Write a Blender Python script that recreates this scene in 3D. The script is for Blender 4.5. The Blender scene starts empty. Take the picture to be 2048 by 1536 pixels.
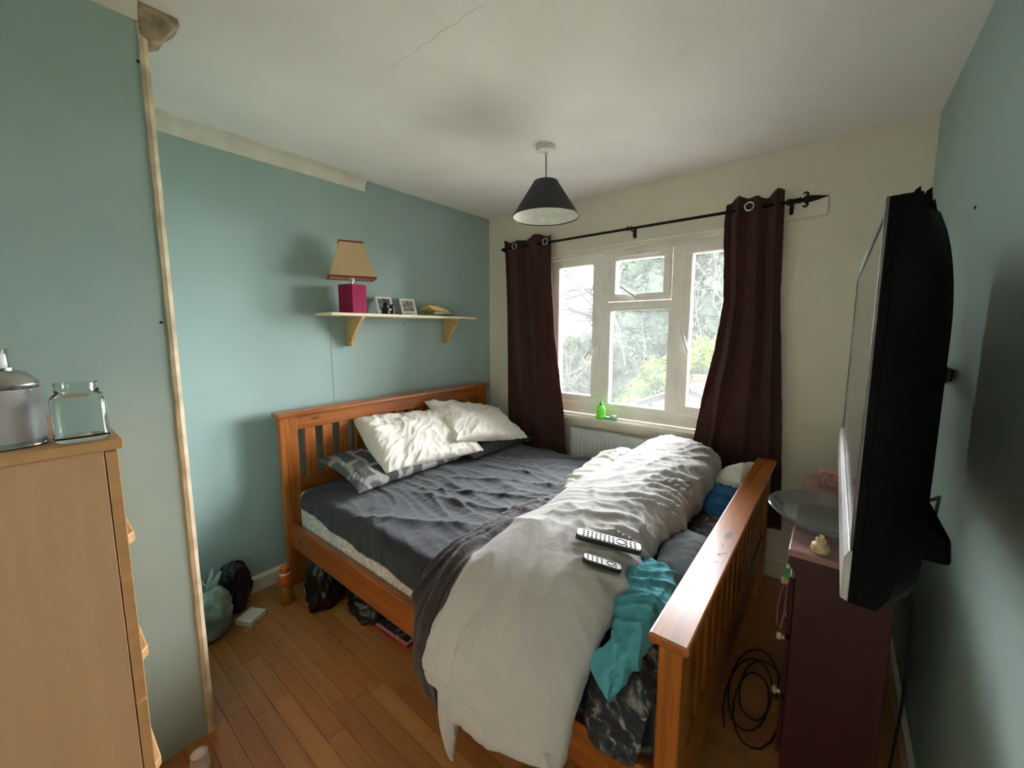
import bpy, bmesh, math, random
import numpy as np
from mathutils import Vector, Matrix
from mathutils.bvhtree import BVHTree

random.seed(7)
RNG = np.random.default_rng(7)
SC = bpy.context.scene
COL = SC.collection
PI = math.pi

# ------------------------------------------------------------------ camera
yaw, pitch, roll = -0.6816, 0.1185, -0.0016
FPX, CX, CY = 801.37, 1018.73, 756.81
CAM = Vector((2.4157, -2.6993, 1.4423))
cy_, sy_, cp_, sp_ = math.cos(yaw), math.sin(yaw), math.cos(pitch), math.sin(pitch)
fwd = Vector((sy_ * cp_, cy_ * cp_, -sp_))
rgt = Vector((cy_, -sy_, 0))
up = rgt.cross(fwd)
c_, s_ = math.cos(roll), math.sin(roll)
r2, u2 = c_ * rgt + s_ * up, -s_ * rgt + c_ * up
cam_d = bpy.data.cameras.new('camera')
cam = bpy.data.objects.new('camera', cam_d)
COL.objects.link(cam)
M = Matrix((r2, u2, -fwd)).transposed().to_4x4()
M.translation = CAM
cam.matrix_world = M
cam_d.sensor_width = 36
cam_d.lens = FPX / 2048 * 36
cam_d.shift_x = (1024 - CX) / 2048
cam_d.shift_y = -(768 - CY) / 2048
cam_d.clip_start = 0.02
SC.camera = cam

# ------------------------------------------------------------------ world, light, exposure
W = bpy.data.worlds.new('overcast_sky')
SC.world = W
W.use_nodes = True
bg = W.node_tree.nodes['Background']
bg.inputs[0].default_value = (0.94, 0.97, 1.0, 1)
bg.inputs[1].default_value = 1.0
portal_d = bpy.data.lights.new('window_portal', 'AREA')
portal_d.shape = 'RECTANGLE'
portal_d.size, portal_d.size_y = 1.5, 1.25
portal_d.cycles.is_portal = True
portal = bpy.data.objects.new('window_portal', portal_d)
COL.objects.link(portal)
portal.location = (1.33, 0.13, 1.4)
portal.rotation_euler = (-PI / 2, 0, 0)
SC.view_settings.view_transform = 'Standard'
SC.view_settings.look = 'None'
SC.view_settings.gamma = 1
SC.view_settings.use_curve_mapping = False
SC.view_settings.exposure = 6.0
SC.cycles.use_denoising = True
SC.cycles.max_bounces = 14
SC.cycles.diffuse_bounces = 12
SC.cycles.transparent_max_bounces = 16
SC.cycles.sample_clamp_indirect = 4

# ------------------------------------------------------------------ materials
def lin(c):
    return tuple(((x / 255) / 12.92 if x / 255 <= 0.04045 else ((x / 255 + 0.055) / 1.055) ** 2.4) for x in c)

class Mat:
    def __init__(s, name):
        s.m = bpy.data.materials.new(name)
        s.m.use_nodes = True
        s.nt = s.m.node_tree
        s.b = s.nt.nodes['Principled BSDF']
    def n(s, t, **kw):
        x = s.nt.nodes.new(t)
        for k, v in kw.items():
            setattr(x, k, v)
        return x
    def l(s, a, b):
        s.nt.links.new(a, b)
    def coord(s, scale=(1, 1, 1), out='Object'):
        tc = s.n('ShaderNodeTexCoord')
        mp = s.n('ShaderNodeMapping')
        mp.inputs['Scale'].default_value = scale
        s.l(tc.outputs[out], mp.inputs[0])
        return mp.outputs[0]
    def noise(s, vec, scale, detail=4, rough=0.55, dist=0.0):
        x = s.n('ShaderNodeTexNoise')
        x.inputs['Scale'].default_value = scale
        x.inputs['Detail'].default_value = detail
        x.inputs['Roughness'].default_value = rough
        x.inputs['Distortion'].default_value = dist
        s.l(vec, x.inputs['Vector'])
        return x.outputs['Fac']
    def ramp(s, fac, stops, interp='LINEAR'):
        x = s.n('ShaderNodeValToRGB')
        x.color_ramp.interpolation = interp
        e = x.color_ramp.elements
        while len(e) < len(stops):
            e.new(0.5)
        for i, (p, c) in enumerate(stops):
            e[i].position = p
            e[i].color = (*lin(c), 1)
        s.l(fac, x.inputs[0])
        return x.outputs[0]
    def bump(s, fac, strength=0.2, dist=0.01):
        x = s.n('ShaderNodeBump')
        x.inputs['Strength'].default_value = strength
        x.inputs['Distance'].default_value = dist
        s.l(fac, x.inputs['Height'])
        s.l(x.outputs[0], s.b.inputs['Normal'])
    def col(s, c):
        if isinstance(c, tuple):
            s.b.inputs['Base Color'].default_value = (*lin(c), 1)
        else:
            s.l(c, s.b.inputs['Base Color'])
    def set(s, **kw):
        for k, v in kw.items():
            s.b.inputs[k.replace('_', ' ')].default_value = v
        return s

def plain(name, c, rough=0.5, metal=0.0, var=0.06, scale=30, bump=0.0, bscale=200, spec=0.5, sheen=0.0):
    m = Mat(name)
    v = m.coord()
    lo = tuple(max(0, x * (1 - var)) for x in c)
    hi = tuple(min(255, x * (1 + var)) for x in c)
    m.col(m.ramp(m.noise(v, scale, 5), [(0.3, lo), (0.7, hi)]))
    m.set(Roughness=rough, Metallic=metal)
    m.b.inputs['Specular IOR Level'].default_value = spec
    if sheen:
        m.b.inputs['Sheen Weight'].default_value = sheen
    if bump:
        m.bump(m.noise(v, bscale, 3), bump, 0.002)
    return m.m

def paint(name, c, c2, rough=0.75, smudge=None):
    m = Mat(name)
    v = m.coord()
    base = m.ramp(m.noise(v, 1.6, 6, 0.6, 0.4), [(0.3, c2), (0.62, c)])
    m.col(base)
    m.set(Roughness=rough)
    m.b.inputs['Specular IOR Level'].default_value = 0.25
    a = m.noise(v, 130, 3)
    b = m.noise(v, 5, 4)
    ad = m.n('ShaderNodeMath', operation='ADD')
    mu = m.n('ShaderNodeMath', operation='MULTIPLY')
    mu.inputs[1].default_value = 2.2
    m.l(b, mu.inputs[0]); m.l(mu.outputs[0], ad.inputs[0]); m.l(a, ad.inputs[1])
    m.bump(ad.outputs[0], 0.05, 0.004)
    return m.m

def wood(name, dark, mid, light, axis='y', rough=0.32, scale=1.0, knots=True, coat=0.3):
    m = Mat(name)
    k = {'x': (1.2, 22, 22), 'y': (22, 1.2, 22), 'z': (22, 22, 1.2)}[axis]
    v = m.coord(tuple(q * scale for q in k))
    g = m.noise(v, 1.0, 7, 0.62, 1.6)
    base = m.ramp(g, [(0.28, dark), (0.5, mid), (0.72, light)])
    if knots:
        kk = {'x': (3.2, 9, 9), 'y': (9, 3.2, 9), 'z': (9, 9, 3.2)}[axis]
        v2 = m.coord(kk)
        vo = m.n('ShaderNodeTexVoronoi')
        vo.inputs['Scale'].default_value = 0.75
        m.l(v2, vo.inputs['Vector'])
        kr = m.ramp(vo.outputs['Distance'], [(0.035, (72, 30, 10)), (0.06, (150, 90, 44)), (0.10, (255, 255, 255))])
        mx = m.n('ShaderNodeMix', data_type='RGBA', blend_type='MULTIPLY')
        mx.inputs[0].default_value = 0.75
        m.l(base, mx.inputs[6]); m.l(kr, mx.inputs[7])
        base = mx.outputs[2]
    m.col(base)
    m.set(Roughness=rough)
    m.b.inputs['Coat Weight'].default_value = coat
    m.b.inputs['Coat Roughness'].default_value = 0.25
    m.bump(g, 0.08, 0.003)
    return m.m

def cloth(name, c, c2, rough=0.9, fine=900, wr=0.25, sheen=0.15, wscale=9):
    m = Mat(name)
    v = m.coord()
    m.col(m.ramp(m.noise(v, 5, 6, 0.6, 0.3), [(0.3, c2), (0.7, c)]))
    m.set(Roughness=rough)
    m.b.inputs['Sheen Weight'].default_value = sheen
    m.b.inputs['Specular IOR Level'].default_value = 0.2
    a = m.noise(v, fine, 2)
    b = m.noise(v, wscale, 5, 0.6, 1.8)
    ad = m.n('ShaderNodeMath', operation='MULTIPLY_ADD')
    ad.inputs[1].default_value = 6
    m.l(b, ad.inputs[0]); m.l(a, ad.inputs[2])
    m.bump(ad.outputs[0], wr, 0.003)
    return m.m

def glassy(name, tint, rough=0.0, ior=1.45):
    m = Mat(name)
    m.set(Roughness=rough, IOR=ior)
    m.b.inputs['Transmission Weight'].default_value = 1.0
    m.b.inputs['Base Color'].default_value = (*lin(tint), 1)
    return m.m

def pane_mat(name, haze):
    m = Mat(name)
    nt = m.nt
    nt.nodes.remove(m.b)
    out = nt.nodes['Material Output']
    tr = m.n('ShaderNodeBsdfTransparent')
    gl = m.n('ShaderNodeBsdfGlossy'); gl.inputs['Roughness'].default_value = 0.02
    tl = m.n('ShaderNodeBsdfTranslucent'); tl.inputs[0].default_value = (0.9, 0.93, 0.95, 1)
    fr = m.n('ShaderNodeFresnel'); fr.inputs[0].default_value = 1.45
    v = m.coord()
    nz = m.noise(v, 3.5, 5, 0.6)
    mr = m.n('ShaderNodeMapRange')
    mr.inputs[1].default_value = 0.3; mr.inputs[2].default_value = 0.7
    mr.inputs[3].default_value = haze * 0.7; mr.inputs[4].default_value = haze * 1.3
    m.l(nz, mr.inputs[0])
    m1 = m.n('ShaderNodeMixShader'); m2 = m.n('ShaderNodeMixShader')
    m.l(mr.outputs[0], m1.inputs[0]); m.l(tr.outputs[0], m1.inputs[1]); m.l(tl.outputs[0], m1.inputs[2])
    m.l(fr.outputs[0], m2.inputs[0]); m.l(m1.outputs[0], m2.inputs[1]); m.l(gl.outputs[0], m2.inputs[2])
    m.l(m2.outputs[0], out.inputs[0])
    return m.m

def leaf_mat(name, a, b, c):
    m = Mat(name)
    ge = m.n('ShaderNodeNewGeometry')
    v = m.coord()
    nz = m.noise(v, 0.9, 4)
    ad = m.n('ShaderNodeMath', operation='ADD')
    m.l(ge.outputs['Random Per Island'], ad.inputs[0]); m.l(nz, ad.inputs[1])
    dv = m.n('ShaderNodeMath', operation='MULTIPLY'); dv.inputs[1].default_value = 0.5
    m.l(ad.outputs[0], dv.inputs[0])
    m.col(m.ramp(dv.outputs[0], [(0.2, a), (0.5, b), (0.8, c)]))
    m.set(Roughness=0.8)
    m.b.inputs['Specular IOR Level'].default_value = 0.04
    return m.m

MT = {}
MT['wall'] = paint('sage_green_paint', (166, 187, 182), (159, 181, 175))
MT['cream'] = paint('cream_paint', (230, 223, 206), (223, 215, 197))
MT['ceil'] = paint('ceiling_paint', (244, 240, 236), (236, 231, 226), 0.85)
MT['trim'] = plain('white_gloss_trim', (222, 215, 198), 0.45, var=0.05, scale=8)
MT['bead'] = plain('plaster_bead', (206, 190, 160), 0.8, var=0.14, scale=12, bump=0.5, bscale=60)
MT['plaster'] = plain('bare_plaster', (160, 142, 118), 0.95, var=0.2, scale=25, bump=0.9, bscale=90)
MT['upvc'] = plain('white_window_plastic', (244, 240, 232), 0.35, var=0.03, scale=6)
MT['seal'] = plain('grey_window_seal', (120, 118, 112), 0.7)
MT['pane'] = pane_mat('window_glass', 0.012)
MT['pine'] = wood('varnished_pine_along', (122, 62, 20), (162, 90, 32), (186, 114, 48), 'y')
MT['pinez'] = wood('varnished_pine_upright', (124, 63, 20), (166, 94, 33), (190, 118, 50), 'z')
MT['pinex'] = wood('varnished_pine_rail', (112, 55, 18), (148, 79, 27), (170, 98, 40), 'x')
MT['pine_scratch'] = plain('dented_varnish', (84, 40, 24), 0.6)
MT['beech'] = wood('beech_veneer', (204, 162, 126), (210, 168, 132), (216, 174, 138), 'z', 0.45, 0.4, False, 0.1)
MT['beechy'] = wood('beech_edge', (196, 148, 100), (208, 160, 110), (216, 170, 122), 'y', 0.45, 0.6, False, 0.1)
MT['shelf'] = wood('pale_shelf_wood', (214, 196, 160), (226, 210, 178), (234, 220, 192), 'y', 0.5, 0.6, False, 0.1)
MT['bracket'] = plain('tan_bracket_wood', (196, 162, 112), 0.6, var=0.08, scale=40)
MT['black_metal'] = plain('black_iron', (22, 21, 22), 0.45, 0.6)
MT['steel'] = plain('brushed_steel', (200, 200, 198), 0.25, 1.0)
MT['curtain'] = cloth('brown_curtain', (76, 45, 39), (64, 36, 32), 0.8, 500, 0.12, 0.25)
def translucent(mt, c, f):
    nt = mt.node_tree
    out = nt.nodes['Material Output']
    tl = nt.nodes.new('ShaderNodeBsdfTranslucent'); tl.inputs[0].default_value = (*lin(c), 1)
    mx = nt.nodes.new('ShaderNodeMixShader'); mx.inputs[0].default_value = f
    nt.links.new(nt.nodes['Principled BSDF'].outputs[0], mx.inputs[1]); nt.links.new(tl.outputs[0], mx.inputs[2])
    nt.links.new(mx.outputs[0], out.inputs[0])
translucent(MT['curtain'], (78, 36, 32), 0.22)
MT['sheet'] = cloth('charcoal_sheet', (38, 40, 47), (31, 33, 39), 0.75, 900, 0.35, 0.25, 14)
MT['duvet'] = cloth('grey_duvet', (196, 192, 190), (184, 180, 178), 0.9, 900, 0.3, 0.1, 12)
MT['white_cloth'] = cloth('white_cotton', (234, 230, 220), (224, 219, 206), 0.9, 900, 0.3, 0.1, 14)
MT['mattress'] = plain('mattress_ticking', (196, 190, 178), 0.9, var=0.14, scale=60, bump=0.3)
MT['throw'] = cloth('brown_grey_throw', (60, 52, 53), (48, 40, 42), 0.95, 300, 0.5, 0.3, 20)
MT['teal'] = cloth('teal_cotton', (92, 172, 184), (76, 150, 164), 0.9, 800, 0.5, 0.1, 18)
MT['blue'] = cloth('blue_cotton', (34, 112, 160), (22, 84, 128), 0.9, 800, 0.4, 0.1, 18)
MT['greycloth'] = cloth('slate_cotton', (126, 134, 140), (104, 112, 118), 0.9, 800, 0.4, 0.1, 14)
MT['dark_pillow'] = cloth('black_pillow', (40, 40, 44), (32, 32, 36), 0.9, 800, 0.3, 0.1, 14)
MT['black_plastic'] = plain('black_plastic', (24, 24, 26), 0.42, var=0.1, scale=80)
MT['tv_shell'] = plain('black_television_shell', (7, 7, 8), 0.6, var=0.1, scale=80, spec=0.08)
MT['tv_front'] = plain('silver_bezel', (176, 176, 174), 0.3, 0.3)
MT['tv_gloss'] = plain('dark_gloss_bezel', (70, 70, 70), 0.22)
m = Mat('tv_screen'); m.col((30, 32, 32)); m.set(Roughness=0.1); MT['screen'] = m.m
MT['maroon'] = plain('maroon_painted_wood', (58, 10, 16), 0.5, var=0.08, scale=15)
MT['maroon_top'] = plain('pale_maroon_top', (150, 108, 108), 0.4, var=0.14, scale=12)  # paler and pinker than the cabinet body
MT['knob'] = plain('white_knob', (220, 214, 210), 0.3)
MT['dish'] = glassy('smoky_glass', (205, 210, 210), 0.06)
MT['dish'].node_tree.nodes['Principled BSDF'].inputs['Transmission Weight'].default_value = 0.82
MT['glass'] = glassy('clear_glass', (240, 246, 243), 0.06)
MT['radiator'] = plain('radiator_enamel', (206, 208, 206), 0.4, var=0.03)
MT['magenta'] = plain('raspberry_lamp_fabric', (142, 22, 66), 0.9, var=0.12, scale=120, bump=0.4, bscale=700)
MT['shade'] = plain('linen_lampshade', (212, 180, 140), 0.95, var=0.05, scale=200, bump=0.4, bscale=600)
MT['shade_band'] = plain('red_shade_binding', (150, 44, 52), 0.9)
MT['charcoal_shade'] = plain('charcoal_shade_fabric', (52, 50, 58), 0.9, var=0.06, scale=200, bump=0.3, bscale=600)
MT['shade_lining'] = plain('white_shade_lining', (222, 222, 214), 0.8)
MT['ceil_white'] = plain('white_ceiling_rose', (226, 222, 212), 0.5)
MT['flex'] = plain('brown_flex', (110, 72, 76), 0.6)
MT['white_plastic'] = plain('white_plastic', (226, 226, 222), 0.35)
MT['silver_plastic'] = plain('silver_remote_top', (150, 148, 150), 0.5, 0.1)
MT['button'] = plain('dark_button', (30, 30, 33), 0.5)
MT['binbag'] = plain('black_bin_bag', (16, 16, 18), 0.28, var=0.1)
MT['greenbag'] = plain('pale_green_bag', (132, 152, 138), 0.45, var=0.25, scale=14)
MT['orange'] = plain('orange_cap', (208, 92, 34), 0.4)
MT['amber'] = plain('amber_base', (150, 108, 14), 0.3)
MT['photo'] = plain('photo_print_dark', (96, 90, 86), 0.3, var=0.6, scale=28)
MT['photo2'] = plain('photo_print_pale', (136, 122, 120), 0.3, var=0.4, scale=32)
MT['ink'] = plain('ink', (60, 60, 60), 0.6)
MT['bronze'] = plain('bronze_figure', (74, 42, 26), 0.5, var=0.5, scale=45)
MT['straw'] = plain('straw', (206, 176, 108), 0.8, var=0.16, scale=90, bump=0.5, bscale=300)
MT['sagecloth'] = plain('sage_cloth', (140, 150, 112), 0.85, var=0.2, scale=60)
MT['brick'] = plain('terracotta_tip', (170, 92, 66), 0.8)
MT['beige'] = plain('beige_ceramic', (206, 180, 140), 0.5, var=0.14, scale=60)
MT['ceil_crack'] = plain('ceiling_crack', (206, 190, 184), 0.9)
MT['crack'] = plain('dark_crack', (112, 110, 100), 0.9)
MT['pinkbox'] = plain('pink_card', (186, 140, 136), 0.7, var=0.2, scale=80)
MT['greentag'] = plain('green_tag', (70, 170, 90), 0.5)
MT['gold'] = plain('gold_trim', (196, 152, 70), 0.35, 0.7)
MT['red'] = plain('red_card', (150, 28, 48), 0.5)
m = Mat('green_soap'); m.col((150, 255, 90)); m.set(Roughness=0.2); m.b.inputs['Transmission Weight'].default_value = 0.45; m.b.inputs['Subsurface Weight'].default_value = 0.4; m.b.inputs['Subsurface Scale'].default_value = 0.03; MT['soap'] = m.m
MT['green_cap'] = plain('green_cap', (30, 200, 30), 0.35)
MT['mint'] = plain('mint_plastic', (90, 190, 130), 0.4, var=0.2)

def can_label():
    m = Mat('spray_can_label')
    v = m.coord((1, 1, 1))
    sx = m.n('ShaderNodeSeparateXYZ'); m.l(v, sx.inputs[0])
    wv = m.n('ShaderNodeTexWave', wave_type='BANDS', bands_direction='Z')
    wv.inputs['Scale'].default_value = 95; wv.inputs['Distortion'].default_value = 0.5
    m.l(v, wv.inputs[0])
    txt = m.ramp(wv.outputs['Fac'], [(0.35, (158, 154, 162)), (0.6, (206, 202, 206))])
    m.col(txt)
    m.set(Roughness=0.35)
    return m.m
MT['label'] = can_label()
def check_mat():
    m = Mat('grey_check_cotton')
    v = m.coord((2.6, 2.6, 2.6))
    a = m.n('ShaderNodeTexBrick')
    a.inputs['Color1'].default_value = (*lin((52, 52, 56)), 1)
    a.inputs['Color2'].default_value = (*lin((88, 88, 90)), 1)
    a.inputs['Mortar'].default_value = (*lin((142, 140, 138)), 1)
    a.inputs['Scale'].default_value = 1.05
    a.inputs['Mortar Size'].default_value = 0.05
    a.inputs['Mortar Smooth'].default_value = 0.6
    d = m.noise(v, 0.7, 3)
    ad = m.n('ShaderNodeVectorMath', operation='ADD')
    sc = m.n('ShaderNodeVectorMath', operation='SCALE'); sc.inputs['Scale'].default_value = 0.6
    m.l(d, sc.inputs[0]); m.l(v, ad.inputs[0]); m.l(sc.outputs[0], ad.inputs[1])
    m.l(ad.outputs[0], a.inputs[0])
    m.col(a.outputs[0]); m.set(Roughness=0.9)
    m.bump(m.noise(v, 3, 4, 0.6, 1.5), 0.3, 0.004)
    return m.m
MT['check'] = check_mat()
def floral_mat():
    m = Mat('monochrome_print')
    v = m.coord()
    n1 = m.noise(v, 16, 3, 0.5, 2.5)
    m.col(m.ramp(n1, [(0.46, (36, 36, 40)), (0.58, (66, 66, 70)), (0.68, (140, 136, 130))]))
    m.set(Roughness=0.9)
    return m.m
MT['floral'] = floral_mat()
def mag_mat():
    m = Mat('dark_printed_board')
    v = m.coord()
    n1 = m.noise(v, 9, 2, 0.4, 3.0)
    m.col(m.ramp(n1, [(0.42, (24, 26, 34)), (0.56, (40, 40, 50)), (0.62, (120, 106, 106))]))
    m.set(Roughness=0.5)
    return m.m
MT['board'] = mag_mat()
def floor_mat(name, a, b, c):
    return wood(name, a, b, c, 'x', 0.38, 0.7, False, 0.15)
FL = [floor_mat('oak_laminate_%d' % i, *t) for i, t in enumerate([
    ((160, 102, 54), (174, 114, 62), (184, 124, 70)),
    ((170, 111, 61), (184, 125, 71), (192, 134, 79)),
    ((152, 95, 48), (166, 107, 56), (177, 117, 64)),
    ((158, 104, 56), (172, 116, 66), (182, 126, 74))])]
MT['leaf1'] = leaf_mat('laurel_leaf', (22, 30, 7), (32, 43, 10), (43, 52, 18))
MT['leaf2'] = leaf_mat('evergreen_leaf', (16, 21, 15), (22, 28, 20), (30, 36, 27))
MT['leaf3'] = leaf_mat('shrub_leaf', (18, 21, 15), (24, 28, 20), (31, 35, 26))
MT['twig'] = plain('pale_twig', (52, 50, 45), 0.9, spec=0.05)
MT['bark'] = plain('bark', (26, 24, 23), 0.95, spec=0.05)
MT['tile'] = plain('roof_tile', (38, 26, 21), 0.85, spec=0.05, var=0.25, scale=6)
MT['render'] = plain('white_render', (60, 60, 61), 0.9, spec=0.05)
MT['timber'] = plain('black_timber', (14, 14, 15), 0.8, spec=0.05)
MT['added_landing'] = plain('brown_added_landing_carpet', (92, 74, 58), 0.95)
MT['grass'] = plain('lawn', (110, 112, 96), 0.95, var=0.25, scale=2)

# ------------------------------------------------------------------ object helpers
def tag(o, label=None, cat=None, group=None, kind=None):
    if label: o['label'] = label
    if cat: o['category'] = cat
    if group: o['group'] = group
    if kind: o['kind'] = kind
    return o
def thing(name, label, cat, loc, group=None):
    o = bpy.data.objects.new(name, None)
    o.empty_display_size = 0.05
    COL.objects.link(o)
    o.location = loc
    return tag(o, label, cat, group)
def world_loc(o):
    v = Vector((0, 0, 0))
    while o is not None:
        v = v + o.location
        o = o.parent
    return v
def link(name, me, mat, parent=None, bevel=0, smooth=False, seg=2, sub=0):
    o = bpy.data.objects.new(name, me)
    COL.objects.link(o)
    if parent is not None:
        off = world_loc(parent)
        me.transform(Matrix.Translation(-off))
        o.parent = parent
    for x in (mat if isinstance(mat, list) else [mat]):
        me.materials.append(x)
    if smooth:
        for p in me.polygons: p.use_smooth = True
    if bevel:
        md = o.modifiers.new('bevel', 'BEVEL')
        md.width = bevel; md.segments = seg; md.limit_method = 'ANGLE'; md.angle_limit = math.radians(35)
    if sub:
        md = o.modifiers.new('sub', 'SUBSURF'); md.levels = sub; md.render_levels = sub
    return o

class B:
    """collects shapes into one mesh"""
    def __init__(s): s.v = []; s.f = []; s.sm = []
    def add(s, vs, fs):
        o = len(s.v)
        s.v += [tuple(v) for v in vs]
        s.f += [tuple(i + o for i in f) for f in fs]
        return s
    def box(s, x0, x1, y0, y1, z0, z1):
        vs = [(x, y, z) for x in (x0, x1) for y in (y0, y1) for z in (z0, z1)]
        return s.add(vs, [(0, 1, 3, 2), (4, 6, 7, 5), (0, 4, 5, 1), (2, 3, 7, 6), (0, 2, 6, 4), (1, 5, 7, 3)])
    def prism(s, poly, axis, a, b):
        """poly: 2-D outline in the other two axes (cyclic order after axis)"""
        def mk(p, t):
            u, w = p
            return {'x': (t, u, w), 'y': (u, t, w), 'z': (u, w, t)}[axis]
        n = len(poly)
        vs = [mk(p, a) for p in poly] + [mk(p, b) for p in poly]
        fs = [tuple(range(n)), tuple(range(2 * n - 1, n - 1, -1))]
        fs += [(i, i + n, (i + 1) % n + n, (i + 1) % n) for i in range(n)]
        return s.add(vs, fs)
    def lathe(s, prof, c, n=32, axis='z', cap=True, ang=0.0):
        """prof: (radius, height) list"""
        vs = []
        for r, h in prof:
            for k in range(n):
                a = 2 * PI * k / n + ang
                p, q = r * math.cos(a), r * math.sin(a)
                vs.append({'z': (c[0] + p, c[1] + q, c[2] + h), 'x': (c[0] + h, c[1] + p, c[2] + q), 'y': (c[0] + p, c[1] + h, c[2] + q)}[axis])
        fs = []
        for i in range(len(prof) - 1):
            for k in range(n):
                fs.append((i * n + k, i * n + (k + 1) % n, (i + 1) * n + (k + 1) % n, (i + 1) * n + k))
        if cap:
            fs.append(tuple(range(n - 1, -1, -1)))
            fs.append(tuple(range((len(prof) - 1) * n, len(prof) * n)))
        return s.add(vs, fs)
    def tube(s, pts, r, n=8, cap=True):
        pts = [Vector(p) for p in pts]
        rs = r if isinstance(r, (list, tuple)) else [r] * len(pts)
        vs, fs = [], []
        prev = None
        for i, p in enumerate(pts):
            t = (pts[min(i + 1, len(pts) - 1)] - pts[max(i - 1, 0)])
            if t.length < 1e-9: t = Vector((0, 0, 1))
            t.normalize()
            a = prev if prev is not None else (Vector((0, 0, 1)) if abs(t.z) < 0.9 else Vector((1, 0, 0)))
            a = (a - t * a.dot(t))
            if a.length < 1e-6: a = t.orthogonal()
            a.normalize()
            prev = a
            b = t.cross(a)
            for k in range(n):
                w = 2 * PI * k / n
                vs.append(p + (a * math.cos(w) + b * math.sin(w)) * rs[i])
        for i in range(len(pts) - 1):
            for k in range(n):
                fs.append((i * n + k, i * n + (k + 1) % n, (i + 1) * n + (k + 1) % n, (i + 1) * n + k))
        if cap:
            fs.append(tuple(range(n - 1, -1, -1)))
            fs.append(tuple(range((len(pts) - 1) * n, len(pts) * n)))
        return s.add(vs, fs)
    def torus(s, c, R, r, axis='z', n=28, m=8):
        vs, fs = [], []
        for i in range(n):
            a = 2 * PI * i / n
            for k in range(m):
                b = 2 * PI * k / m
                q = R + r * math.cos(b)
                p = (q * math.cos(a), q * math.sin(a), r * math.sin(b))
                p = {'z': p, 'y': (p[0], p[2], p[1]), 'x': (p[2], p[0], p[1])}[axis]
                vs.append((c[0] + p[0], c[1] + p[1], c[2] + p[2]))
        for i in range(n):
            for k in range(m):
                fs.append((i * m + k, ((i + 1) % n) * m + k, ((i + 1) % n) * m + (k + 1) % m, i * m + (k + 1) % m))
        return s.add(vs, fs)
    def xf(s, M, start=0):
        s.v = s.v[:start] + [tuple(M @ Vector(v)) for v in s.v[start:]]
        return s
    def mesh(s, name, fix=True):
        me = bpy.data.meshes.new(name)
        me.from_pydata(s.v, [], s.f)
        if fix:
            bm = bmesh.new(); bm.from_mesh(me)
            bmesh.ops.recalc_face_normals(bm, faces=bm.faces)
            bm.to_mesh(me); bm.free()
        me.update()
        return me
    def build(s, name, mat, parent=None, bevel=0, smooth=False, seg=2, sub=0):
        return link(name, s.mesh(name), mat, parent, bevel, smooth, seg, sub)

def auto_smooth(o, ang=40):
    for p in o.data.polygons: p.use_smooth = True
    try:
        o.data.set_sharp_from_angle(angle=math.radians(ang))
    except Exception:
        pass
    return o
def struct(name, b, mat, bevel=0):
    o = b.build(name, mat, None, bevel)
    o['kind'] = 'structure'
    return o

# ------------------------------------------------------------------ noise for cloth
PERM = np.random.default_rng(3).permutation(256)
PERM = np.concatenate([PERM, PERM, PERM])
GR = np.random.default_rng(4).normal(size=(256, 3)); GR /= np.linalg.norm(GR, axis=1)[:, None]
def perlin(x, y, z=0.0):
    x, y, z = np.broadcast_arrays(np.asarray(x, float), np.asarray(y, float), np.asarray(z, float))
    xi, yi, zi = np.floor(x).astype(int), np.floor(y).astype(int), np.floor(z).astype(int)
    xf, yf, zf = x - xi, y - yi, z - zi
    f = lambda t: t * t * t * (t * (t * 6 - 15) + 10)
    u, v, w = f(xf), f(yf), f(zf)
    def g(i, j, k):
        h = PERM[(PERM[(PERM[(xi + i) & 255] + yi + j) & 255] + zi + k) & 255]
        q = GR[h]
        return q[..., 0] * (xf - i) + q[..., 1] * (yf - j) + q[..., 2] * (zf - k)
    L = lambda a, b, t: a + t * (b - a)
    return L(L(L(g(0, 0, 0), g(1, 0, 0), u), L(g(0, 1, 0), g(1, 1, 0), u), v),
             L(L(g(0, 0, 1), g(1, 0, 1), u), L(g(0, 1, 1), g(1, 1, 1), u), v), w) * 1.5
def ridge(x, y, z=0.0, k=3.0):
    return (1 - np.clip(np.abs(perlin(x, y, z)) * 2.2, 0, 1)) ** k
def folds(a, b, s=0.0, warp=0.5):
    """soft creases: a runs across the folds, b along them (in fold widths)"""
    q = perlin(a * 0.35 + 7.1, b * 0.8, s) * warp * 2
    return ridge(a + q, b * 0.35, s + 3.3, 2.6) * 0.7 + ridge(a * 2.1 + q, b * 0.7, s + 9.1, 2.2) * 0.3 - 0.35
def smoothstep(a, b, x):
    t = np.clip((x - a) / (b - a), 0, 1)
    return t * t * (3 - 2 * t)

def grid_mesh(name, P, closed_u=False, closed_v=False, caps=False):
    nu, nv = P.shape[:2]
    me = bpy.data.meshes.new(name)
    idx = np.arange(nu * nv).reshape(nu, nv)
    a = idx if not closed_u else np.vstack([idx, idx[:1]])
    if closed_v: a = np.hstack([a, a[:, :1]])
    q = np.stack([a[:-1, :-1], a[1:, :-1], a[1:, 1:], a[:-1, 1:]], -1).reshape(-1, 4)
    fs = [tuple(int(i) for i in r) for r in q]
    if caps:
        fs.append(tuple(int(i) for i in idx[0][::-1])); fs.append(tuple(int(i) for i in idx[-1]))
    me.from_pydata(P.reshape(-1, 3).tolist(), [], fs)
    bm = bmesh.new(); bm.from_mesh(me)
    bmesh.ops.recalc_face_normals(bm, faces=bm.faces)
    bm.to_mesh(me); bm.free()
    me.update()
    return me

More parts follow.
